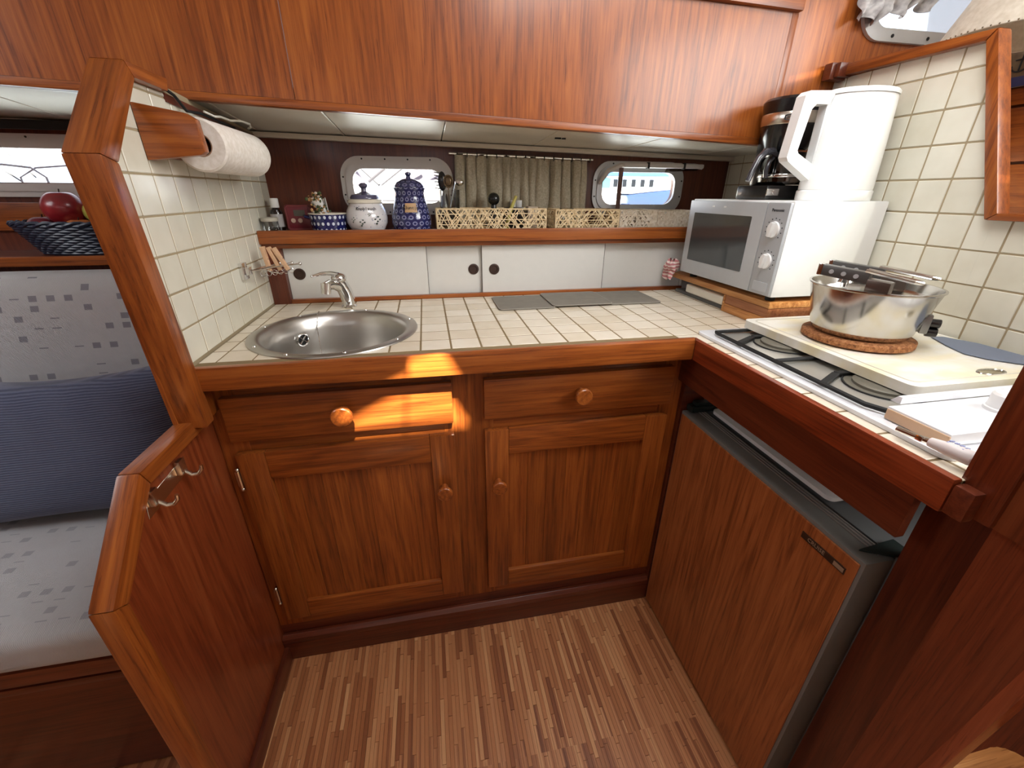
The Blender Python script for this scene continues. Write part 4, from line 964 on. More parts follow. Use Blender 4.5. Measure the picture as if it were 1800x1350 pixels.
# white garlic jar
gj = thing('garlic_jar', 'round white flowered jar with grey lid lettered Knoblauch on the shelf', 'jar', (-.168, .53, ZS))
gc = (-.168, .530)
b = MB(); b.lathe([(.040, ZS+.0003), (.048, ZS+.004), (.0575, ZS+.022), (.059, ZS+.036), (.055, ZS+.056), (.047, ZS+.070), (.0455, ZS+.074)], gc, 48); gb = b.build('body', M_whitejar, gj)
b = MB(); b.lathe([(.0455, ZS+.0742), (.0495, ZS+.077), (.0495, ZS+.084), (.046, ZS+.086), (.035, ZS+.086)], gc, 48, cap=False); b.build('collar', M_cream, gj)
b = MB(); b.lathe([(.0405, ZS+.0865), (.0405, ZS+.090), (.036, ZS+.097), (.016, ZS+.102), (.0075, ZS+.106), (.007, ZS+.113), (.012, ZS+.119), (.012, ZS+.124), (.006, ZS+.128), (0, ZS+.1285)], gc, 40); b.build('lid', M_lidgrey, gj)
def wraptext(s, c, r, z, size, mat, parent, th0=-pi/2, tilt=0, adv=.58):
    n = len(s); b = MB()
    for i, ch in enumerate(s):
        th = th0+(i-(n-1)/2)*size*adv/r
        put_text(b, ch, (c[0]+r*math.cos(th), c[1]+r*math.sin(th), z), (pi/2+tilt, 0, th+pi/2), size)
    b.build('lettering', mat, parent, 0)
dth = math.atan2(-.85-.53, .0+.168)
wraptext('Knoblauch', gc, .0535, ZS+.0615, .0125, M_ink, gb, dth, -.45, .5)
b = MB()
for th, z, s in ((dth-.25, ZS+.022, 1), (dth+.5, ZS+.028, 1.2), (dth+.12, ZS+.045, .5), (dth-.7, ZS+.03, .8)):
    for dx, dz in ((0, 0), (.006, .004), (-.006, .005), (.002, .010), (-.003, -.005)):
        t = th+dx*s/.058; b.ball((gc[0]+.0575*math.cos(t), gc[1]+.0575*math.sin(t), z+dz*s), .0032*s, 1, 1, .7, 1)
b.build('painted_leaves', M_inkblue, gb)
# blue sugar jar
kj = thing('sugar_jar', 'tall dark blue jar with ringed pattern and tan label Kluntje', 'jar', (-.04, .53, ZS))
jc = (-.040, .530)
b = MB(); b.lathe([(.050, ZS+.0003), (.055, ZS+.003), (.0585, ZS+.020), (.058, ZS+.038), (.051, ZS+.062), (.044, ZS+.086), (.042, ZS+.103), (.0455, ZS+.113), (.0465, ZS+.116), (.043, ZS+.117)], jc, 48); kb = b.build('body', M_bluejar, kj)
b = MB(); b.lathe([(.043, ZS+.1172), (.0425, ZS+.121), (.036, ZS+.130), (.020, ZS+.138), (.007, ZS+.141), (.0055, ZS+.146), (.0085, ZS+.151), (.008, ZS+.156), (0, ZS+.158)], jc, 40); b.build('lid', M_bluelid, kj)
dj = math.atan2(-.85-.53, .04); t = MB()
def lab(u, v):
    th = dj+(u-.5)*.62; z = ZS+.052+.024*v; r = .0562-(z-ZS-.05)*.28
    return (jc[0]+(r+.001)*math.cos(th), jc[1]+(r+.001)*math.sin(th), z)
t.grid(lab, 10, 3); lb = t.build('label', M_labely, kb)
wraptext('Kluntje', jc, .0548, ZS+.064, .0135, M_ink, lb, dj, -.28, .46)
# utensil glass
ug = thing('utensil_glass', 'clear tumbler of kitchen utensils between blue jar and rattan basket', 'glass', (.075, .555, ZS))
uc = (.078, .568)
b = MB(); b.lathe([(0, ZS+.0003), (.026, ZS+.0003), (.028, ZS+.003), (.032, ZS+.112), (.0305, ZS+.112), (.027, ZS+.006), (0, ZS+.005)], uc, 32, cap=False); b.build('tumbler', M_clear, ug)
ps = thing('pasta_server', 'dark toothed pasta server standing in the utensil glass', 'utensil', (uc[0], uc[1], ZS+.01), 'utensils in the glass')
b = MB(); b.tube([(uc[0]+.012, uc[1], ZS+.008), (uc[0]-.012, uc[1], ZS+.10)], .0032, 8); b.build('handle', M_black, ps)
b = MB(); b.ball((uc[0]-.020, uc[1]-.004, ZS+.135), .017, .75, .5, 1.6); 
for k in range(6): b.cyl((uc[0]-.028, uc[1]-.006, ZS+.115+.0085*k), (uc[0]-.043, uc[1]-.012, ZS+.117+.0085*k), .002, .0012, 6)
b.build('head', M_black, ps)
ld = thing('steel_ladle', 'small shiny steel ladle in the utensil glass in front of curtain', 'utensil', (uc[0], uc[1], ZS+.01), 'utensils in the glass')
b = MB(); b.tube([(uc[0]-.010, uc[1]+.004, ZS+.008), (uc[0]+.018, uc[1]+.006, ZS+.12), (uc[0]+.024, uc[1]+.004, ZS+.14)], .0022, 8); b.ball((uc[0]+.032, uc[1]-.004, ZS+.133), .013, 1.1, .8, .8); b.build('ladle', M_chrome, ld)
sp = thing('slotted_spoon', 'brown-black round spoon beside the pasta server in the glass', 'utensil', (uc[0], uc[1], ZS+.01), 'utensils in the glass')
b = MB(); b.tube([(uc[0]-.004, uc[1]-.010, ZS+.008), (uc[0]-.002, uc[1]-.008, ZS+.12)], .0025, 8); b.tube([(uc[0]-.002+.013*math.cos(2*pi*k/20), uc[1]-.010, ZS+.135+.016*math.sin(2*pi*k/20)) for k in range(20)], .0025, 8, True); b.ball((uc[0]-.002, uc[1]-.007, ZS+.135), .012, 1, .25, 1.15); b.build('spoon', plain('bronze_spoon', srgb(110, 90, 66), .3, .6), sp)
# baskets
def basket(x0, x1, y0, y1, h, mat, n, lb, w=.0024):
    k = thing('rattan_basket', lb, 'basket', ((x0+x1)/2, (y0+y1)/2, ZS), 'rattan baskets on the shelf')
    b = MB(); b.box(x0+.002, x1-.002, y0+.002, y1-.002, ZS+.0004, ZS+.003); b.build('bottom', mat, k)
    b = MB(); r = .0024
    for z in (ZS+.0035, ZS+h): b.tube([(x0, y0, z), (x1, y0, z), (x1, y1, z), (x0, y1, z)], r, 6, True)
    for x, y in ((x0, y0), (x1, y0), (x1, y1), (x0, y1)): b.tube([(x, y, ZS+.0035), (x, y, ZS+h)], r, 6)
    b.build('rim', mat, k)
    b = MB()
    def side(L, P, nrm, cnt):
        for i in range(cnt):
            a = random.uniform(-h*.9, L+h*.9); sl = random.choice((-1, 1))*random.uniform(.25, 1.1)
            p, q = [a, 0], [a+sl*h, h]
            if (p[0] < 0 and q[0] < 0) or (p[0] > L and q[0] > L): continue
            def cl(p, q):
                for e, s in ((0, 1), (L, -1)):
                    if (p[0]-e)*s < 0: t = (e-p[0])/(q[0]-p[0]); p = [e, p[1]+t*(q[1]-p[1])]
                return p
            p, q = cl(p, q), cl(q, p)
            if math.hypot(p[0]-q[0], p[1]-q[1]) < .006: continue
            b.strip(P(*p, .0012*random.random()), P(*q, .0012*random.random()), w, nrm, .0012)
        m = 3
        for i in range(m): z = h*(i+1)/(m+1)+random.uniform(-.003, .003); b.strip(P(0, z, .0008), P(L, z+random.uniform(-.002, .002), .0008), w, nrm, .0012)
    side(x1-x0, lambda u, v, d: (x0+u, y0-d, ZS+.003+v*(h-.003)/h), (0, -1, 0), n)
    side(x1-x0, lambda u, v, d: (x0+u, y1+d, ZS+.003+v*(h-.003)/h), (0, 1, 0), n//2)
    side(y1-y0, lambda u, v, d: (x0-d, y0+u, ZS+.003+v*(h-.003)/h), (-1, 0, 0), n//3)
    side(y1-y0, lambda u, v, d: (x1+d, y0+u, ZS+.003+v*(h-.003)/h), (1, 0, 0), n//3)
    o = b.build('weave', mat, k, 0); o['kind'] = 'stuff'
basket(.034, .366, .490, .592, .060, M_rattan, 88, 'longest tan open-weave rattan basket, next to the blue jar')
basket(.398, .606, .490, .592, .057, M_rattan, 72, 'tan open-weave rattan basket in the middle of the shelf')
basket(.612, .738, .492, .592, .055, M_rattanw, 90, 'pale close-woven basket under the open vent window', .0028)
basket(.744, .880, .494, .592, .053, M_rattanw, 110, 'pale close-woven basket half hidden behind the microwave', .003)
b = MB(); b.lathe([(0, ZS+.0035), (.012, ZS+.0035), (.010, ZS+.05), (.007, ZS+.075)], (.212, .545), 20)
o = tag(b.build('pepper_mill', M_black), 'black ball-headed mill standing in the longest basket', 'mill')
b = MB(); b.ball((.212, .545, ZS+.087), .0185); b.build('head', M_black, o)
b = MB(); b.box(.247, .305, .53, .57, ZS+.0035, ZS+.064, .003); tag(b.build('spice_tin', M_black), 'black tin in the longest basket beside the mill', 'tin')
for x, lb in ((.279, 'white capped little bottle, left of two in the basket'), (.300, 'white capped little bottle, right of two in the basket')):
    y = .575 if x < .29 else .578
    b = MB(); b.lathe([(0, ZS+.0035), (.0085, ZS+.0035), (.0085, ZS+.060), (.0095, ZS+.062), (.0095, ZS+.083), (0, ZS+.084)], (x+.0, y+.005), 16); tag(b.build('spice_bottle', M_white), lb, 'bottle', 'white capped bottles in the basket')
b = MB(); b.tube([(.245, .515, ZS+.004), (.262, .52, ZS+.060), (.278, .522, ZS+.096)], [.006, .006, .0045], 10); tag(b.build('stick_lighter', M_yellow), 'thin yellow-green lighter sticking up from the longest basket', 'lighter')
b = MB(); b.box(.318, .350, .53, .57, ZS+.0035, ZS+.066, .003); tag(b.build('small_box', plain('beige_box', srgb(196, 180, 160), .6)), 'small beige box at the right end of the longest basket', 'box')
b = MB(); b.lathe([(0, ZS+.0035), (.020, ZS+.0035), (.021, ZS+.058), (.023, ZS+.061), (0, ZS+.062)], (.447, .54), 24); tag(b.build('storage_jar', M_clear), 'clear jar in the middle tan basket', 'jar')

# ------------------------------------------------------------------ curtain between the windows
cu = thing('linen_curtain', 'gathered grey linen curtain hanging between the two windows', 'curtain', (.32, .615, 1.15))
NF = 13
fold = [random.uniform(.75, 1.3) for _ in range(40)]
def curt(u, v, off=0):
    ph = u*NF*2*pi+1.7*math.sin(u*13)+.9*math.sin(u*31+1)+.5*math.sin(v*3+u*20)*(1-v)
    amp = .0135*(.65+.55*math.sin(u*19+.5)**2)*(1-.25*v)
    gather = .0035*math.sin(ph*3+u*7)*math.exp(-((v-.82)/.16)**2)
    x = .100+.432*u+.0085*math.cos(ph)*(1-.35*v)+.012*(1-v)*math.sin(u*9)*(u-.5)
    return (x, .615+amp*math.sin(ph)+gather+.0025*math.sin(v*9+u*37)+off, 1.104+(1.310-.010*u-1.104)*v+.002*math.sin(ph)*v)
b = MB(); b.grid(lambda u, v: curt(u, v), 260, 14); b.grid(lambda u, v: curt(1-u, v, .0012), 260, 14)
bmesh.ops.recalc_face_normals(b.bm, faces=b.bm.faces); b.build('cloth', M_linen, cu, 60)
b = MB(); b.tube([(.085, .612, 1.3125), (.55, .612, 1.3025)], .003, 8); b.build('rod', M_chrome, cu)
b = MB()
for k in range(15):
    x = .11+.43*k/14; z = 1.3125-.0215*(x-.085); b.tube([(x, .612+.006*math.cos(2*pi*j/12), z-.002+.006*math.sin(2*pi*j/12)) for j in range(12)], .0012, 5, True)
b.build('rings', M_blackm, cu)

# ================================================================== ON THE LEFT TILES
ph = thing('paper_towel_holder', 'teak wall holder for kitchen paper on the left tiles', 'paper holder', (XL, .07, 1.28))
b = MB(); b.prism([(XL+.0005, 1.2495), (XL+.0005, 1.334), (-.380, 1.321), (-.365, 1.312), (-.3625, 1.264), (-.370, 1.259)], 'y', .052, .070, .003); b.build('end_plate', teak['x'], ph)
b = MB(); b.prism([(XL+.0005, 1.2505), (XL+.0005, 1.320), (-.395, 1.312), (-.380, 1.300), (-.380, 1.262), (-.392, 1.256)], 'y', .372, .388, .003); b.build('end_plate', teak['x'], ph)
b = MB(); b.box(XL+.0005, XL+.012, .070, .372, 1.256, 1.300, .002); b.build('back_board', teak['y'], ph)
b = MB(); b.cyl((-.392, .070, 1.279), (-.392, .372, 1.279), .0085, n=16); b.build('dowel', teak['y'], ph)
rl = thing('kitchen_roll', 'white kitchen paper roll on the teak holder by the left tiles', 'paper roll', (-.392, .2, 1.235))
def yl(prof, c, mat, nm, par, n=48):
    t = MB(); t.lathe(prof, (0, 0), n, cap=False)
    for v in t.bm.verts: v.co = Vector((c[0]+v.co.x, c[1]+v.co.z, c[2]-v.co.y))
    bmesh.ops.recalc_face_normals(t.bm, faces=t.bm.faces); return t.build(nm, mat, par)
RC = (-.392, 0, 1.279)
yl([(.0195, .112), (.041, .112), (.0445, .115), (.0445, .355), (.041, .358), (.0195, .358)], RC, M_paper, 'paper', rl)
yl([(.0193, .1125), (.0193, .3575), (.0175, .3575), (.0175, .1125), (.0193, .1125)], RC, M_card, 'core', rl)
b = MB(); b.grid(lambda u, v: (RC[0]+.0449*math.cos(-.2-1.0*v), .117+.235*u, RC[2]+.0449*math.sin(-.2-1.0*v)), 8, 8); b.build('loose_sheet', M_paper, rl)
# cables along the batten
b = MB(); b.tube([(-.448, .165, 1.372), (-.446, .19, 1.366), (-.442, .215, 1.345), (-.436, .26, 1.3475), (-.434, .33, 1.3445), (-.433, .42, 1.341)], .0028, 8); tag(b.build('black_cable', M_blackm), 'black cable running along the top of the left tiles', 'cable')
b = MB(); b.tube([(-.430, .262, 1.3515), (-.420, .285, 1.346), (-.416, .305, 1.3485), (-.406, .325, 1.3445), (-.392, .345, 1.347), (-.384, .375, 1.345), (-.388, .39, 1.340), (-.395, .395, 1.338)], .0022, 8); tag(b.build('white_cable', M_offw), 'loose white cord under the lining above the kitchen roll', 'cable')
# wire rack with pegs
rk = thing('wire_rack', 'small chrome wire rack with suction mount on the left tiles', 'rack', (XL, .31, 1.0))
b = MB(); b.box(XL+.0004, XL+.010, .294, .322, 1.004, 1.044, .003); b.box(XL+.010, XL+.022, .300, .316, 1.014, 1.034, .004); mt = b.build('mount', M_chrome, rk)
b = MB()
A = Vector((XL+.022, .308, 1.024)); ends = []
for dx, dy in ((.028, .130), (.060, .128), (.085, .112)):
    e = A+Vector((dx, dy, -.001)); b.tube([A, A.lerp(e, .5)+Vector((0, 0, .001)), e], .0018, 8); b.ball(e, .0048, sub=2)
b.tube([A+Vector((.02, .06, -.012)), A+Vector((.045, .055, -.016)), A+Vector((.055, .08, -.018)), A+Vector((.065, .095, -.012))], .0012, 6)
for k in range(6):
    c = A+Vector((.008+.011*k, .05+.010*k, -.016)); b.tube([c+Vector((.006*math.cos(2*pi*j/12), 0, .007*math.sin(2*pi*j/12))) for j in range(12)], .0009, 5, True)
b.build('wire', M_chrome, rk)
for i, (px, py, tl, lb) in enumerate(((-.413, .375, -.10, 'wooden clothes peg on the wire rack, nearest to the tiles'), (-.392, .385, -.30, 'wooden clothes peg in the middle of three on the wire rack'), (-.374, .385, -.42, 'wooden clothes peg leaning most, at the sink end of the rack'))):
    pg = thing('clothes_peg', lb, 'clothes peg', (px, py, 1.02), 'clothes pegs on the rack')
    for s in (-1, 1):
        b = MB(); b.box(px-.0045, px+.0045, py+s*.0034-.003, py+s*.0034+.003, 1.012, 1.074, .001, 1, Matrix.Rotation(tl, 3, 'Y') @ Matrix.Rotation(-s*.05, 3, 'X'), (px, py, 1.022)); b.build('prong', M_peg, pg)
    b = MB(); b.tube([(px+math.sin(tl)*.022-.006*0+.006*math.cos(2*pi*k/10), py+.0065*math.sin(2*pi*k/10), 1.043) for k in range(10)], .0007, 5, True); b.build('spring', M_chrome, pg)
# double hook on the lower partition
hk = thing('double_hook', 'brushed metal strip with two coat hooks on the lower partition', 'hook', (-.471, -.17, .74))
HX = -.4708
b = MB(); b.hexa([(HX, -.232, .722), (HX+.0015, -.232, .722), (HX+.0015, -.108, .728), (HX, -.108, .728), (HX, -.226, .752), (HX+.0015, -.226, .752), (HX+.0015, -.104, .758), (HX, -.104, .758)], .0005, 1); b.build('plate', M_nickel, hk)
for y in (-.212, -.128):
    b = MB(); b.box(HX+.0015, HX+.011, y-.010, y+.008, .738, .766, .003); b.tube([(HX+.008, y, .742), (HX+.016, y+.004, .730), (HX+.026, y+.006, .729), (HX+.033, y+.007, .738), (HX+.034, y+.007, .746)], [.004, .004, .0038, .0035, .003], 10); b.build('hook', M_nickel, hk)

# ================================================================== SALOON ON THE LEFT
sl = thing('saloon_shelf', 'teak ledge under the saloon window carrying the fruit basket', 'shelf', (-1.2, .55, 1.03))
b = MB(); b.box(-2.38, -.4945, .462, YB-.001, 1.030, 1.046); b.build('board', mahog['x'], sl)
b = MB(); b.box(-2.38, -.4945, .447, .4615, 1.026, 1.050, .003); b.build('fascia', teak['x'], sl)
b = MB(); b.box(-2.38, -.4945, YB-.012, YB-.0005, 1.10, 1.172, .002); struct(b.build('trim_2', teak['x']))
fb = thing('fruit_basket', 'navy wicker basket full of fruit on the saloon ledge', 'basket', (-.885, .548, 1.046))
fc = (-.885, .550); rx0, rx1, ry0, ry1, h0, h1 = .132, .176, .055, .082, 1.0465, 1.121
b = MB()
for k in range(12):
    f = k/11; rx, ry, z = rx0+(rx1-rx0)*f, ry0+(ry1-ry0)*f, h0+.004+(h1-h0-.006)*f
    b.tube([(fc[0]+(rx+.0018*(-1)**(j+k))*math.cos(2*pi*j/56), fc[1]+(ry+.0018*(-1)**(j+k))*math.sin(2*pi*j/56), z) for j in range(56)], .0042, 6, True)
o = b.build('wicker', M_wicker, fb); o['kind'] = 'stuff'
b = MB()
for off in (0, pi): b.tube([(fc[0]+(rx1+.004*math.cos(16*2*pi*j/96+off))*math.cos(2*pi*j/96), fc[1]+(ry1+.004*math.cos(16*2*pi*j/96+off))*math.sin(2*pi*j/96), h1+.003+.004*math.sin(16*2*pi*j/96+off)) for j in range(96)], .0042, 6, True)
b.build('braided_rim', M_wicker, fb)
b = MB(); b.lathe([(0, h0+.0004), (1, h0+.0004), (1, h0+.004), (0, h0+.004)], fc, 40, rx0, ry0); b.build('bottom', M_wicker, fb)
def fruit(name, c, r, mat, lb, sx=1, sz=.9):
    b = MB(); n = 24; prof = []
    for k in range(n+1):
        a = -pi/2+pi*k/n; rr = r*math.cos(a); z = r*sz*math.sin(a); dip = .16*r*math.exp(-(rr/(.3*r))**2)*(1 if z > 0 else -.7)
        prof.append((rr if 0 < k < n else 0, c[2]+z-dip))
    b.lathe(prof, c[:2], 32, sx, 1); o = tag(b.build(name, mat), lb, 'fruit', 'fruit in the navy basket')
    b = MB(); b.tube([(c[0], c[1], c[2]+r*sz*.78), (c[0]+.003, c[1], c[2]+r*sz*1.08)], .0014, 6); b.build('stem', M_brownplug, o)
fruit('apple', (-.930, .542, 1.160), .044, M_apple, 'big shiny red apple on top of the fruit basket', 1.05, .98)
fruit('apple', (-.998, .552, 1.108), .038, M_apple2, 'dark red apple low at the left of the fruit basket')
fruit('apple', (-.895, .518, 1.104), .036, M_orange, 'yellow-red apple showing under the big red one')
fruit('lemon', (-.855, .550, 1.150), .034, M_lemon, 'yellow-green lemon beside the big red apple', 1.15, .92)

se = thing('settee', 'saloon settee with light grey cushions patterned with small squares', 'settee', (-1.2, .1, 0))
def cushion(fn0, name, mat, par): pass
def soft_box(x0, x1, y0, y1, z0, z1, r, puff, nm, mat, par, shear=0, seg=14):
    t = bmesh.new(); bmesh.ops.create_cube(t, size=1); bmesh.ops.subdivide_edges(t, edges=list(t.edges), cuts=seg, use_grid_fill=True)
    L = Vector((x1-x0, y1-y0, z1-z0)); c = Vector(((x0+x1)/2, (y0+y1)/2, (z0+z1)/2))
    for v in t.verts:
        p = Vector((v.co.x*L.x, v.co.y*L.y, v.co.z*L.z)); hl = L/2
        q = Vector([max(-hl[i]+r, min(hl[i]-r, p[i])) for i in range(3)]); d = p-q
        if d.length > 1e-6: p = q+d.normalized()*r
        w = (1-(2*v.co.x)**2)*(1-(2*v.co.y)**2) if puff[0] == 'z' else (1-(2*v.co.x)**2)*(1-(2*v.co.z)**2)
        if puff[0] == 'z': p.z += puff[1]*max(0, w)*(1 if v.co.z > 0 else 0)
        else: p.y += -puff[1]*max(0, w)*(1 if v.co.y < 0 else 0)
        v.co = c+p; v.co.y += shear*(v.co.z-z0)
    b = MB(); b._add(t); return b.build(nm, mat, par, 60)
b = MB(); b.box(-2.35, -.50, -.185, .45, 0, .385, .004); b.build('base', mahog['x'], se)
b = MB(); b.box(-2.35, -.50, -.215, -.186, .36, .398, .006); b.build('front_ledge', mahog['x'], se)
b = MB(); b.box(-2.35, -.50, -.200, -.186, .318, .336, .004); b.build('front_rail', mahog['x'], se)
soft_box(-2.3, -.499, -.225, .30, .399, .490, .03, ('z', .015), 'seat_cushion', M_seatf, se)
soft_box(-2.3, -.499, .225, .325, .492, 1.022, .03, ('y', .02), 'back_cushion', M_backf, se, .20)
# navy pillow
def pillow(cx, cy, cz, w, h, d, lean, yaw, nm, mat, lb):
    o = thing(nm, lb, 'pillow', (cx, cy, cz-h/2)); R = Matrix.Rotation(yaw, 3, 'Z') @ Matrix.Rotation(lean, 3, 'X')
    def f(side):
        def g(u, v):
            a, c = 2*u-1, 2*v-1; edge = (1-a**4)*(1-c**4)
            px = a*w/2*(1-.07*(1-abs(c))**1.2*abs(a)**3-.0); pz = c*h/2*(1-.10*(1-abs(a)**2)*abs(c)**3)-(.016*(1-a*a)*(c+1)/2)
            th = d/2*max(0, edge)**.42
            wr = .004*math.sin(18*a+5*c)*max(0, c)*edge+.003*math.sin(30*c)*abs(a)**4*edge
            p = R @ Vector((px, side*(th+wr), pz)); return Vector((cx, cy, cz))+p
        return g
    b = MB(); b.grid(f(-1), 48, 36); b.grid(f(1), 48, 36); bmesh.ops.remove_doubles(b.bm, verts=b.bm.verts, dist=2e-4); bmesh.ops.recalc_face_normals(b.bm, faces=b.bm.faces)
    b.build('cover', mat, o, 80)
pillow(-.850, .150, .672, .53, .36, .15, -.24, .03, 'navy_pillow', M_navy, 'navy blue corduroy pillow leaning on the settee back')

# ================================================================== COMPANIONWAY SIDE
la = thing('companionway_ladder', 'wooden companionway ladder at the lower right corner', 'ladder', (.6, -.7, .3))
b = MB(); b.prism([(-.690, .20), (-.7035, .63), (-.722, .90), (-.733, .90), (-.7145, .63), (-.701, .20)], 'x', .462, .484, .003); b.build('side_rail', wood('ladder_teak', srgb(120, 58, 34), srgb(150, 78, 48), srgb(168, 94, 60), 'z'), la)
b = MB(); b.prism(rrect(.486, .600, -.86, -.703, .03), 'z', .628, .650, .005); b.build('tread', bamboo['x'], la)
b = MB(); b.box(.56, .60, -.80, -.76, .2, .627, .003); b.build('bracket', mahog['z'], la)

# window 4: bunched curtain at the top, lamp shade in front, framed picture beyond the opening
def lace(u, v):
    x = 1.055+.21*u; z = 1.665-.085*v*(1-.55*u)+.012*math.sin(u*19)*v; return (x, YC-.022+.012*math.sin(u*34+v*5)+.004*math.sin(v*14+u*8), z)
b = MB(); b.grid(lace, 90, 18); b.grid(lambda u, v: (lambda p: (p[0], p[1]+.002, p[2]))(lace(1-u, v)), 90, 18); tag(b.build('lace_curtain', M_lace, smooth=60), 'bunched grey lace curtain hanging over the upper right window', 'curtain')
ls = thing('lamp_shade', 'conical beige lamp shade hanging above the tiled wall end', 'lamp', (1.32, .06, 1.53))
b = MB(); b.lathe([(.150, 1.520), (.152, 1.521), (.152, 1.526), (.072, 1.70), (.070, 1.70), (.148, 1.526), (.148, 1.521), (.150, 1.520)], (1.325, .06), 48, cap=False); b.build('shade', M_shade, ls)
b = MB()
for k in range(72): a = 2*pi*k/72; b.ball((1.325+.152*math.cos(a), .06+.152*math.sin(a), 1.5225), .0018, sub=1)
b.build('stitching', M_bronze, ls)
b = MB(); b.tube([(1.325, .06, 1.60), (1.325, .06, ZC)], .004, 8); b.build('cord', M_blackm, ls)
pc = thing('framed_picture', 'small sepia picture with an anchor seen through the opening at right', 'picture', (1.5, .12, 1.455))
b = MB(); b.box(1.488, 1.500, .02, .225, 1.4535, 1.535, .002); fr2 = b.build('frame', M_bronze, pc)
b = MB(); b.box(1.486, 1.4885, .03, .215, 1.4535, 1.475); b.build('blue_band', M_bluefab, fr2)
b = MB(); X = 1.4868
b.tube([(X, .165, 1.488), (X, .165, 1.522)], .0018, 6); b.tube([(X, .152, 1.512), (X, .178, 1.512)], .0016, 6); b.tube([(X, .165+.017*math.cos(a), 1.500+.014*math.sin(a)) for a in [pi+pi*k/12 for k in range(13)]], .0018, 6); b.build('anchor', M_ink, fr2)
b = MB(); b.tube([(X, .11, 1.478), (X, .08, 1.532)], .0014, 6); b.tube([(X, .05, 1.505), (X, .13, 1.505)], .0014, 6); b.build('lines', M_cream, fr2)

# ================================================================== OUTSIDE THE WINDOWS
M_gel = plain('white_gelcoat', srgb(236, 238, 240), .35)
M_hull = plain('blue_hull', srgb(22, 52, 112), .3, coat=.2)
M_anti = plain('pink_antifouling', srgb(170, 96, 120), .7)
M_wood_out = plain('pontoon_planks', srgb(226, 216, 204), .8)
M_canvas = plain('blue_canvas', srgb(44, 78, 134), .8)
M_lilac = plain('grey_lilac', srgb(62, 57, 70), .6); M_railg = plain('rail_grey', srgb(112, 112, 120), .5); M_spar = plain('spar_grey', srgb(60, 58, 64), .5)
bt = thing('blue_boat', 'moored boat with blue hull seen through the right window', 'boat', (10.6, 20.5, .7))
def hull(x0, x1, y, z0, z1, mat, nm, par, w=1.6):
    b = MB(); b.hexa([(x0+.35, y-w*.35, z0), (x1-.05, y-w*.35, z0), (x1-.05, y+w*.35, z0), (x0+.35, y+w*.35, z0), (x0, y-w*.5, z1), (x1, y-w*.5, z1+(.30)), (x1, y+w*.5, z1+.30), (x0, y+w*.5, z1)], .03); return b.build(nm, mat, par)
hull(9.3, 12.2, 20, .72, 1.15, M_hull, 'hull', bt); hull(9.28, 12.22, 20, 1.17, 1.24, M_gel, 'gunwale', bt, 1.7)
b = MB(); b.box(9.6, 12.1, 19.42, 20.5, -.605, .73, .02); b.build('waterline', M_anti, bt)
ap = thing('harbour_building', 'white waterside building with rows of small windows behind the blue boat', 'building', (11, 27, 0))
b = MB(); b.box(5.5, 20, 27, 30, -.62, 2.24); b.build('wall', M_gel, ap)
for k in range(8):
    for z in (1.62,):
        b = MB(); b.box(10.1+.62*k, 10.35+.62*k, 26.94, 26.99, z, z+.42); b.build('window', M_ink, ap)
b = MB(); b.box(11.1, 11.7, 26.90, 26.93, 1.4, 2.1); b.build('window', plain('turquoise', srgb(110, 200, 214), .4), ap)
b = MB(); b.box(5, 20.5, 26.4, 30.2, 2.25, 7.4); b.build('awning', M_canvas, ap)
tr = thing('shore_tree', 'yellow-green tree at the left of the right window view', 'tree', (7.3, 22, 0))
b = MB()
for k in range(60): b.ball((8.15+random.gauss(0, .22), 22+random.gauss(0, .4), 1.9+random.gauss(0, .25)), random.uniform(.12, .24), 1, 1, .8, 1)
b.build('foliage', plain('foliage', srgb(176, 190, 90), .8, var=.2), tr); b = MB(); b.cyl((8.15, 22, -.6), (8.15, 22, 1.9), .12, .07, 10); b.build('trunk', M_brownplug, tr)
pn = thing('pontoon', 'pale jetty running past outside the windows', 'jetty', (0, 6, .5))
for k in range(24):
    b = MB(); b.box(-9+.92*k, -8.1+.92*k, 5.0, 7.2, .62, .72, .01); b.build('plank', M_wood_out, pn)
b = MB(); b.box(-9, 13, 4.98, 5.04, .55, .74); b.build('edge_beam', M_gel, pn)
wb_ = thing('motor_boat', 'white motor boat with raked grey windows seen through the left galley window', 'boat', (-.6, 10, .6))
b = MB(); b.hexa([(-3.4, 9.4, -.605), (3.6, 9.4, -.605), (3.6, 11.5, -.605), (-3.4, 11.5, -.605), (-3.7, 9.2, 1.32), (4.1, 9.2, 1.32), (4.1, 11.7, 1.32), (-3.7, 11.7, 1.32)], .05); b.build('hull', M_gel, wb_)
b = MB(); b.hexa([(-1.0, 9.6, 1.33), (2.9, 9.6, 1.33), (2.9, 11.3, 1.33), (-1.0, 11.3, 1.33), (.1, 9.8, 2.1), (2.4, 9.8, 2.1), (2.4, 11, 2.1), (.1, 11, 2.1)], .05); ca = b.build('cabin', M_gel, wb_)
b = MB(); b.hexa([(-.6, 9.58, 1.46), (2.5, 9.58, 1.46), (2.5, 9.64, 1.46), (-.6, 9.64, 1.46), (.15, 9.72, 1.92), (2.2, 9.72, 1.92), (2.2, 9.78, 1.92), (.15, 9.78, 1.92)], .02); b.build('side_window', M_lilac, ca)
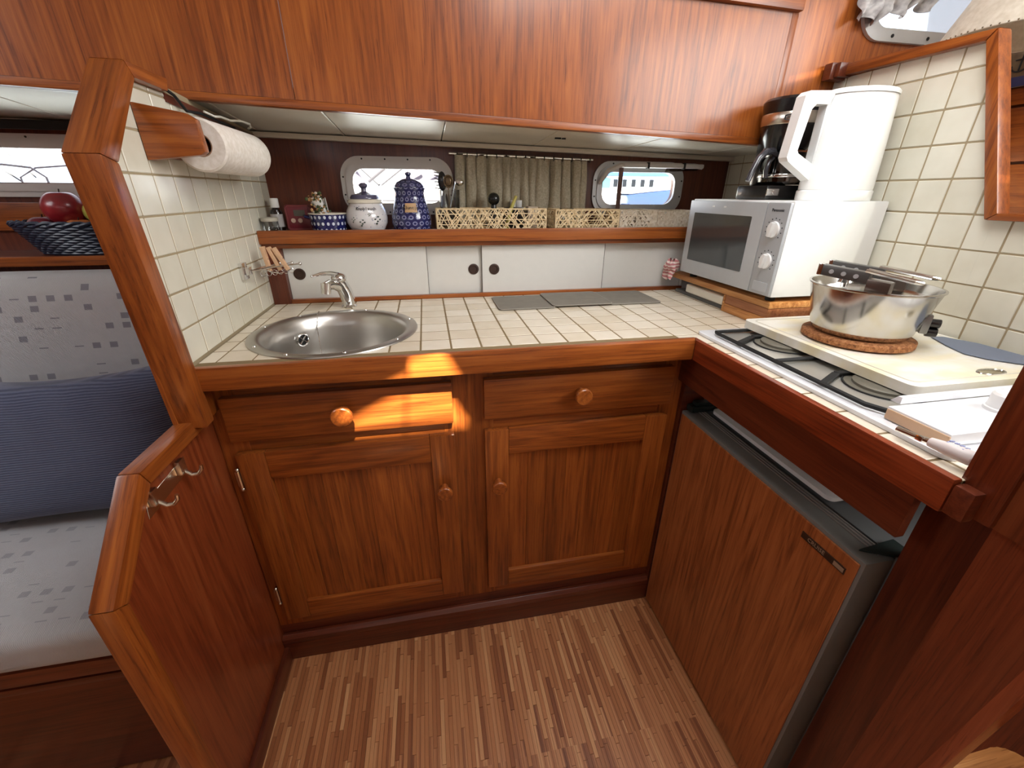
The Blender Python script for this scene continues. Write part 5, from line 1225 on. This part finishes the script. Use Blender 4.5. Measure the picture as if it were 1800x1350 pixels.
b = MB(); b.tube([(-3.2, 9.3, 1.33), (-2.6, 9.3, 2.0), (-1.6, 9.3, 2.0), (-.9, 9.3, 1.34)], .025, 8); b.tube([(-2.3, 9.3, 1.33), (-1.5, 9.3, 2.3)], .02, 8); b.build('pulpit', M_spar, wb_)
b = MB(); b.hexa([(-2.9, 9.35, 1.34), (-1.2, 9.35, 1.34), (-1.2, 9.6, 1.34), (-2.9, 9.6, 1.34), (-2.4, 9.5, 1.95), (-1.5, 9.5, 1.95), (-1.5, 9.7, 1.95), (-2.4, 9.7, 1.95)], .03); b.build('spray_hood', plain('pale_lilac_canvas', srgb(92, 85, 98), .8), wb_)
b = MB(); b.tube([(-1.1, 9.1, 1.40), (.1, 9.1, 2.25)], .03, 6); b.tube([(-.85, 9.1, 1.34), (.45, 9.1, 2.25)], .02, 6); b.tube([(-3.2, 9.1, 1.05), (3.6, 9.1, 1.05)], .02, 6); b.build('spars', M_spar, wb_)
gr = thing('guard_rail', 'bent steel guard rail tubes outside the saloon window', 'railing', (-1.6, 1.35, .9))
b = MB(); b.tube([(-2.1, 1.35, 1.285), (-1.62, 1.35, 1.295), (-1.53, 1.35, 1.285), (-1.49, 1.35, 1.25), (-1.485, 1.35, .9)], .004, 8); b.build('tube', M_railg, gr)
b = MB(); b.tube([(-1.60, 1.36, .9), (-1.585, 1.36, 1.25), (-1.52, 1.36, 1.285), (-1.40, 1.36, 1.295), (-1.35, 1.36, 1.285), (-1.34, 1.36, .9)], .0035, 8); b.build('tube', M_railg, gr)
b = MB(); b.tube([(-1.75, 1.4, 1.36), (-1.6, 1.4, 1.22)], .003, 6); b.tube([(-1.68, 1.4, 1.42), (-1.56, 1.4, 1.25)], .0025, 6); b.tube([(-1.40, 1.4, 1.35), (-1.34, 1.4, 1.24)], .003, 6); b.build('stays', M_spar, gr)
b = MB(); b.box(-30, -6, 30, 31, -.5, 1.55); struct(b.build('shore', plain('shore_haze', srgb(224, 190, 176), .9)))
b = MB(); b.box(-60, 60, 1.2, 120, -.62, -.60); struct(b.build('water', plain('harbour_water', srgb(190, 204, 214), .15)))
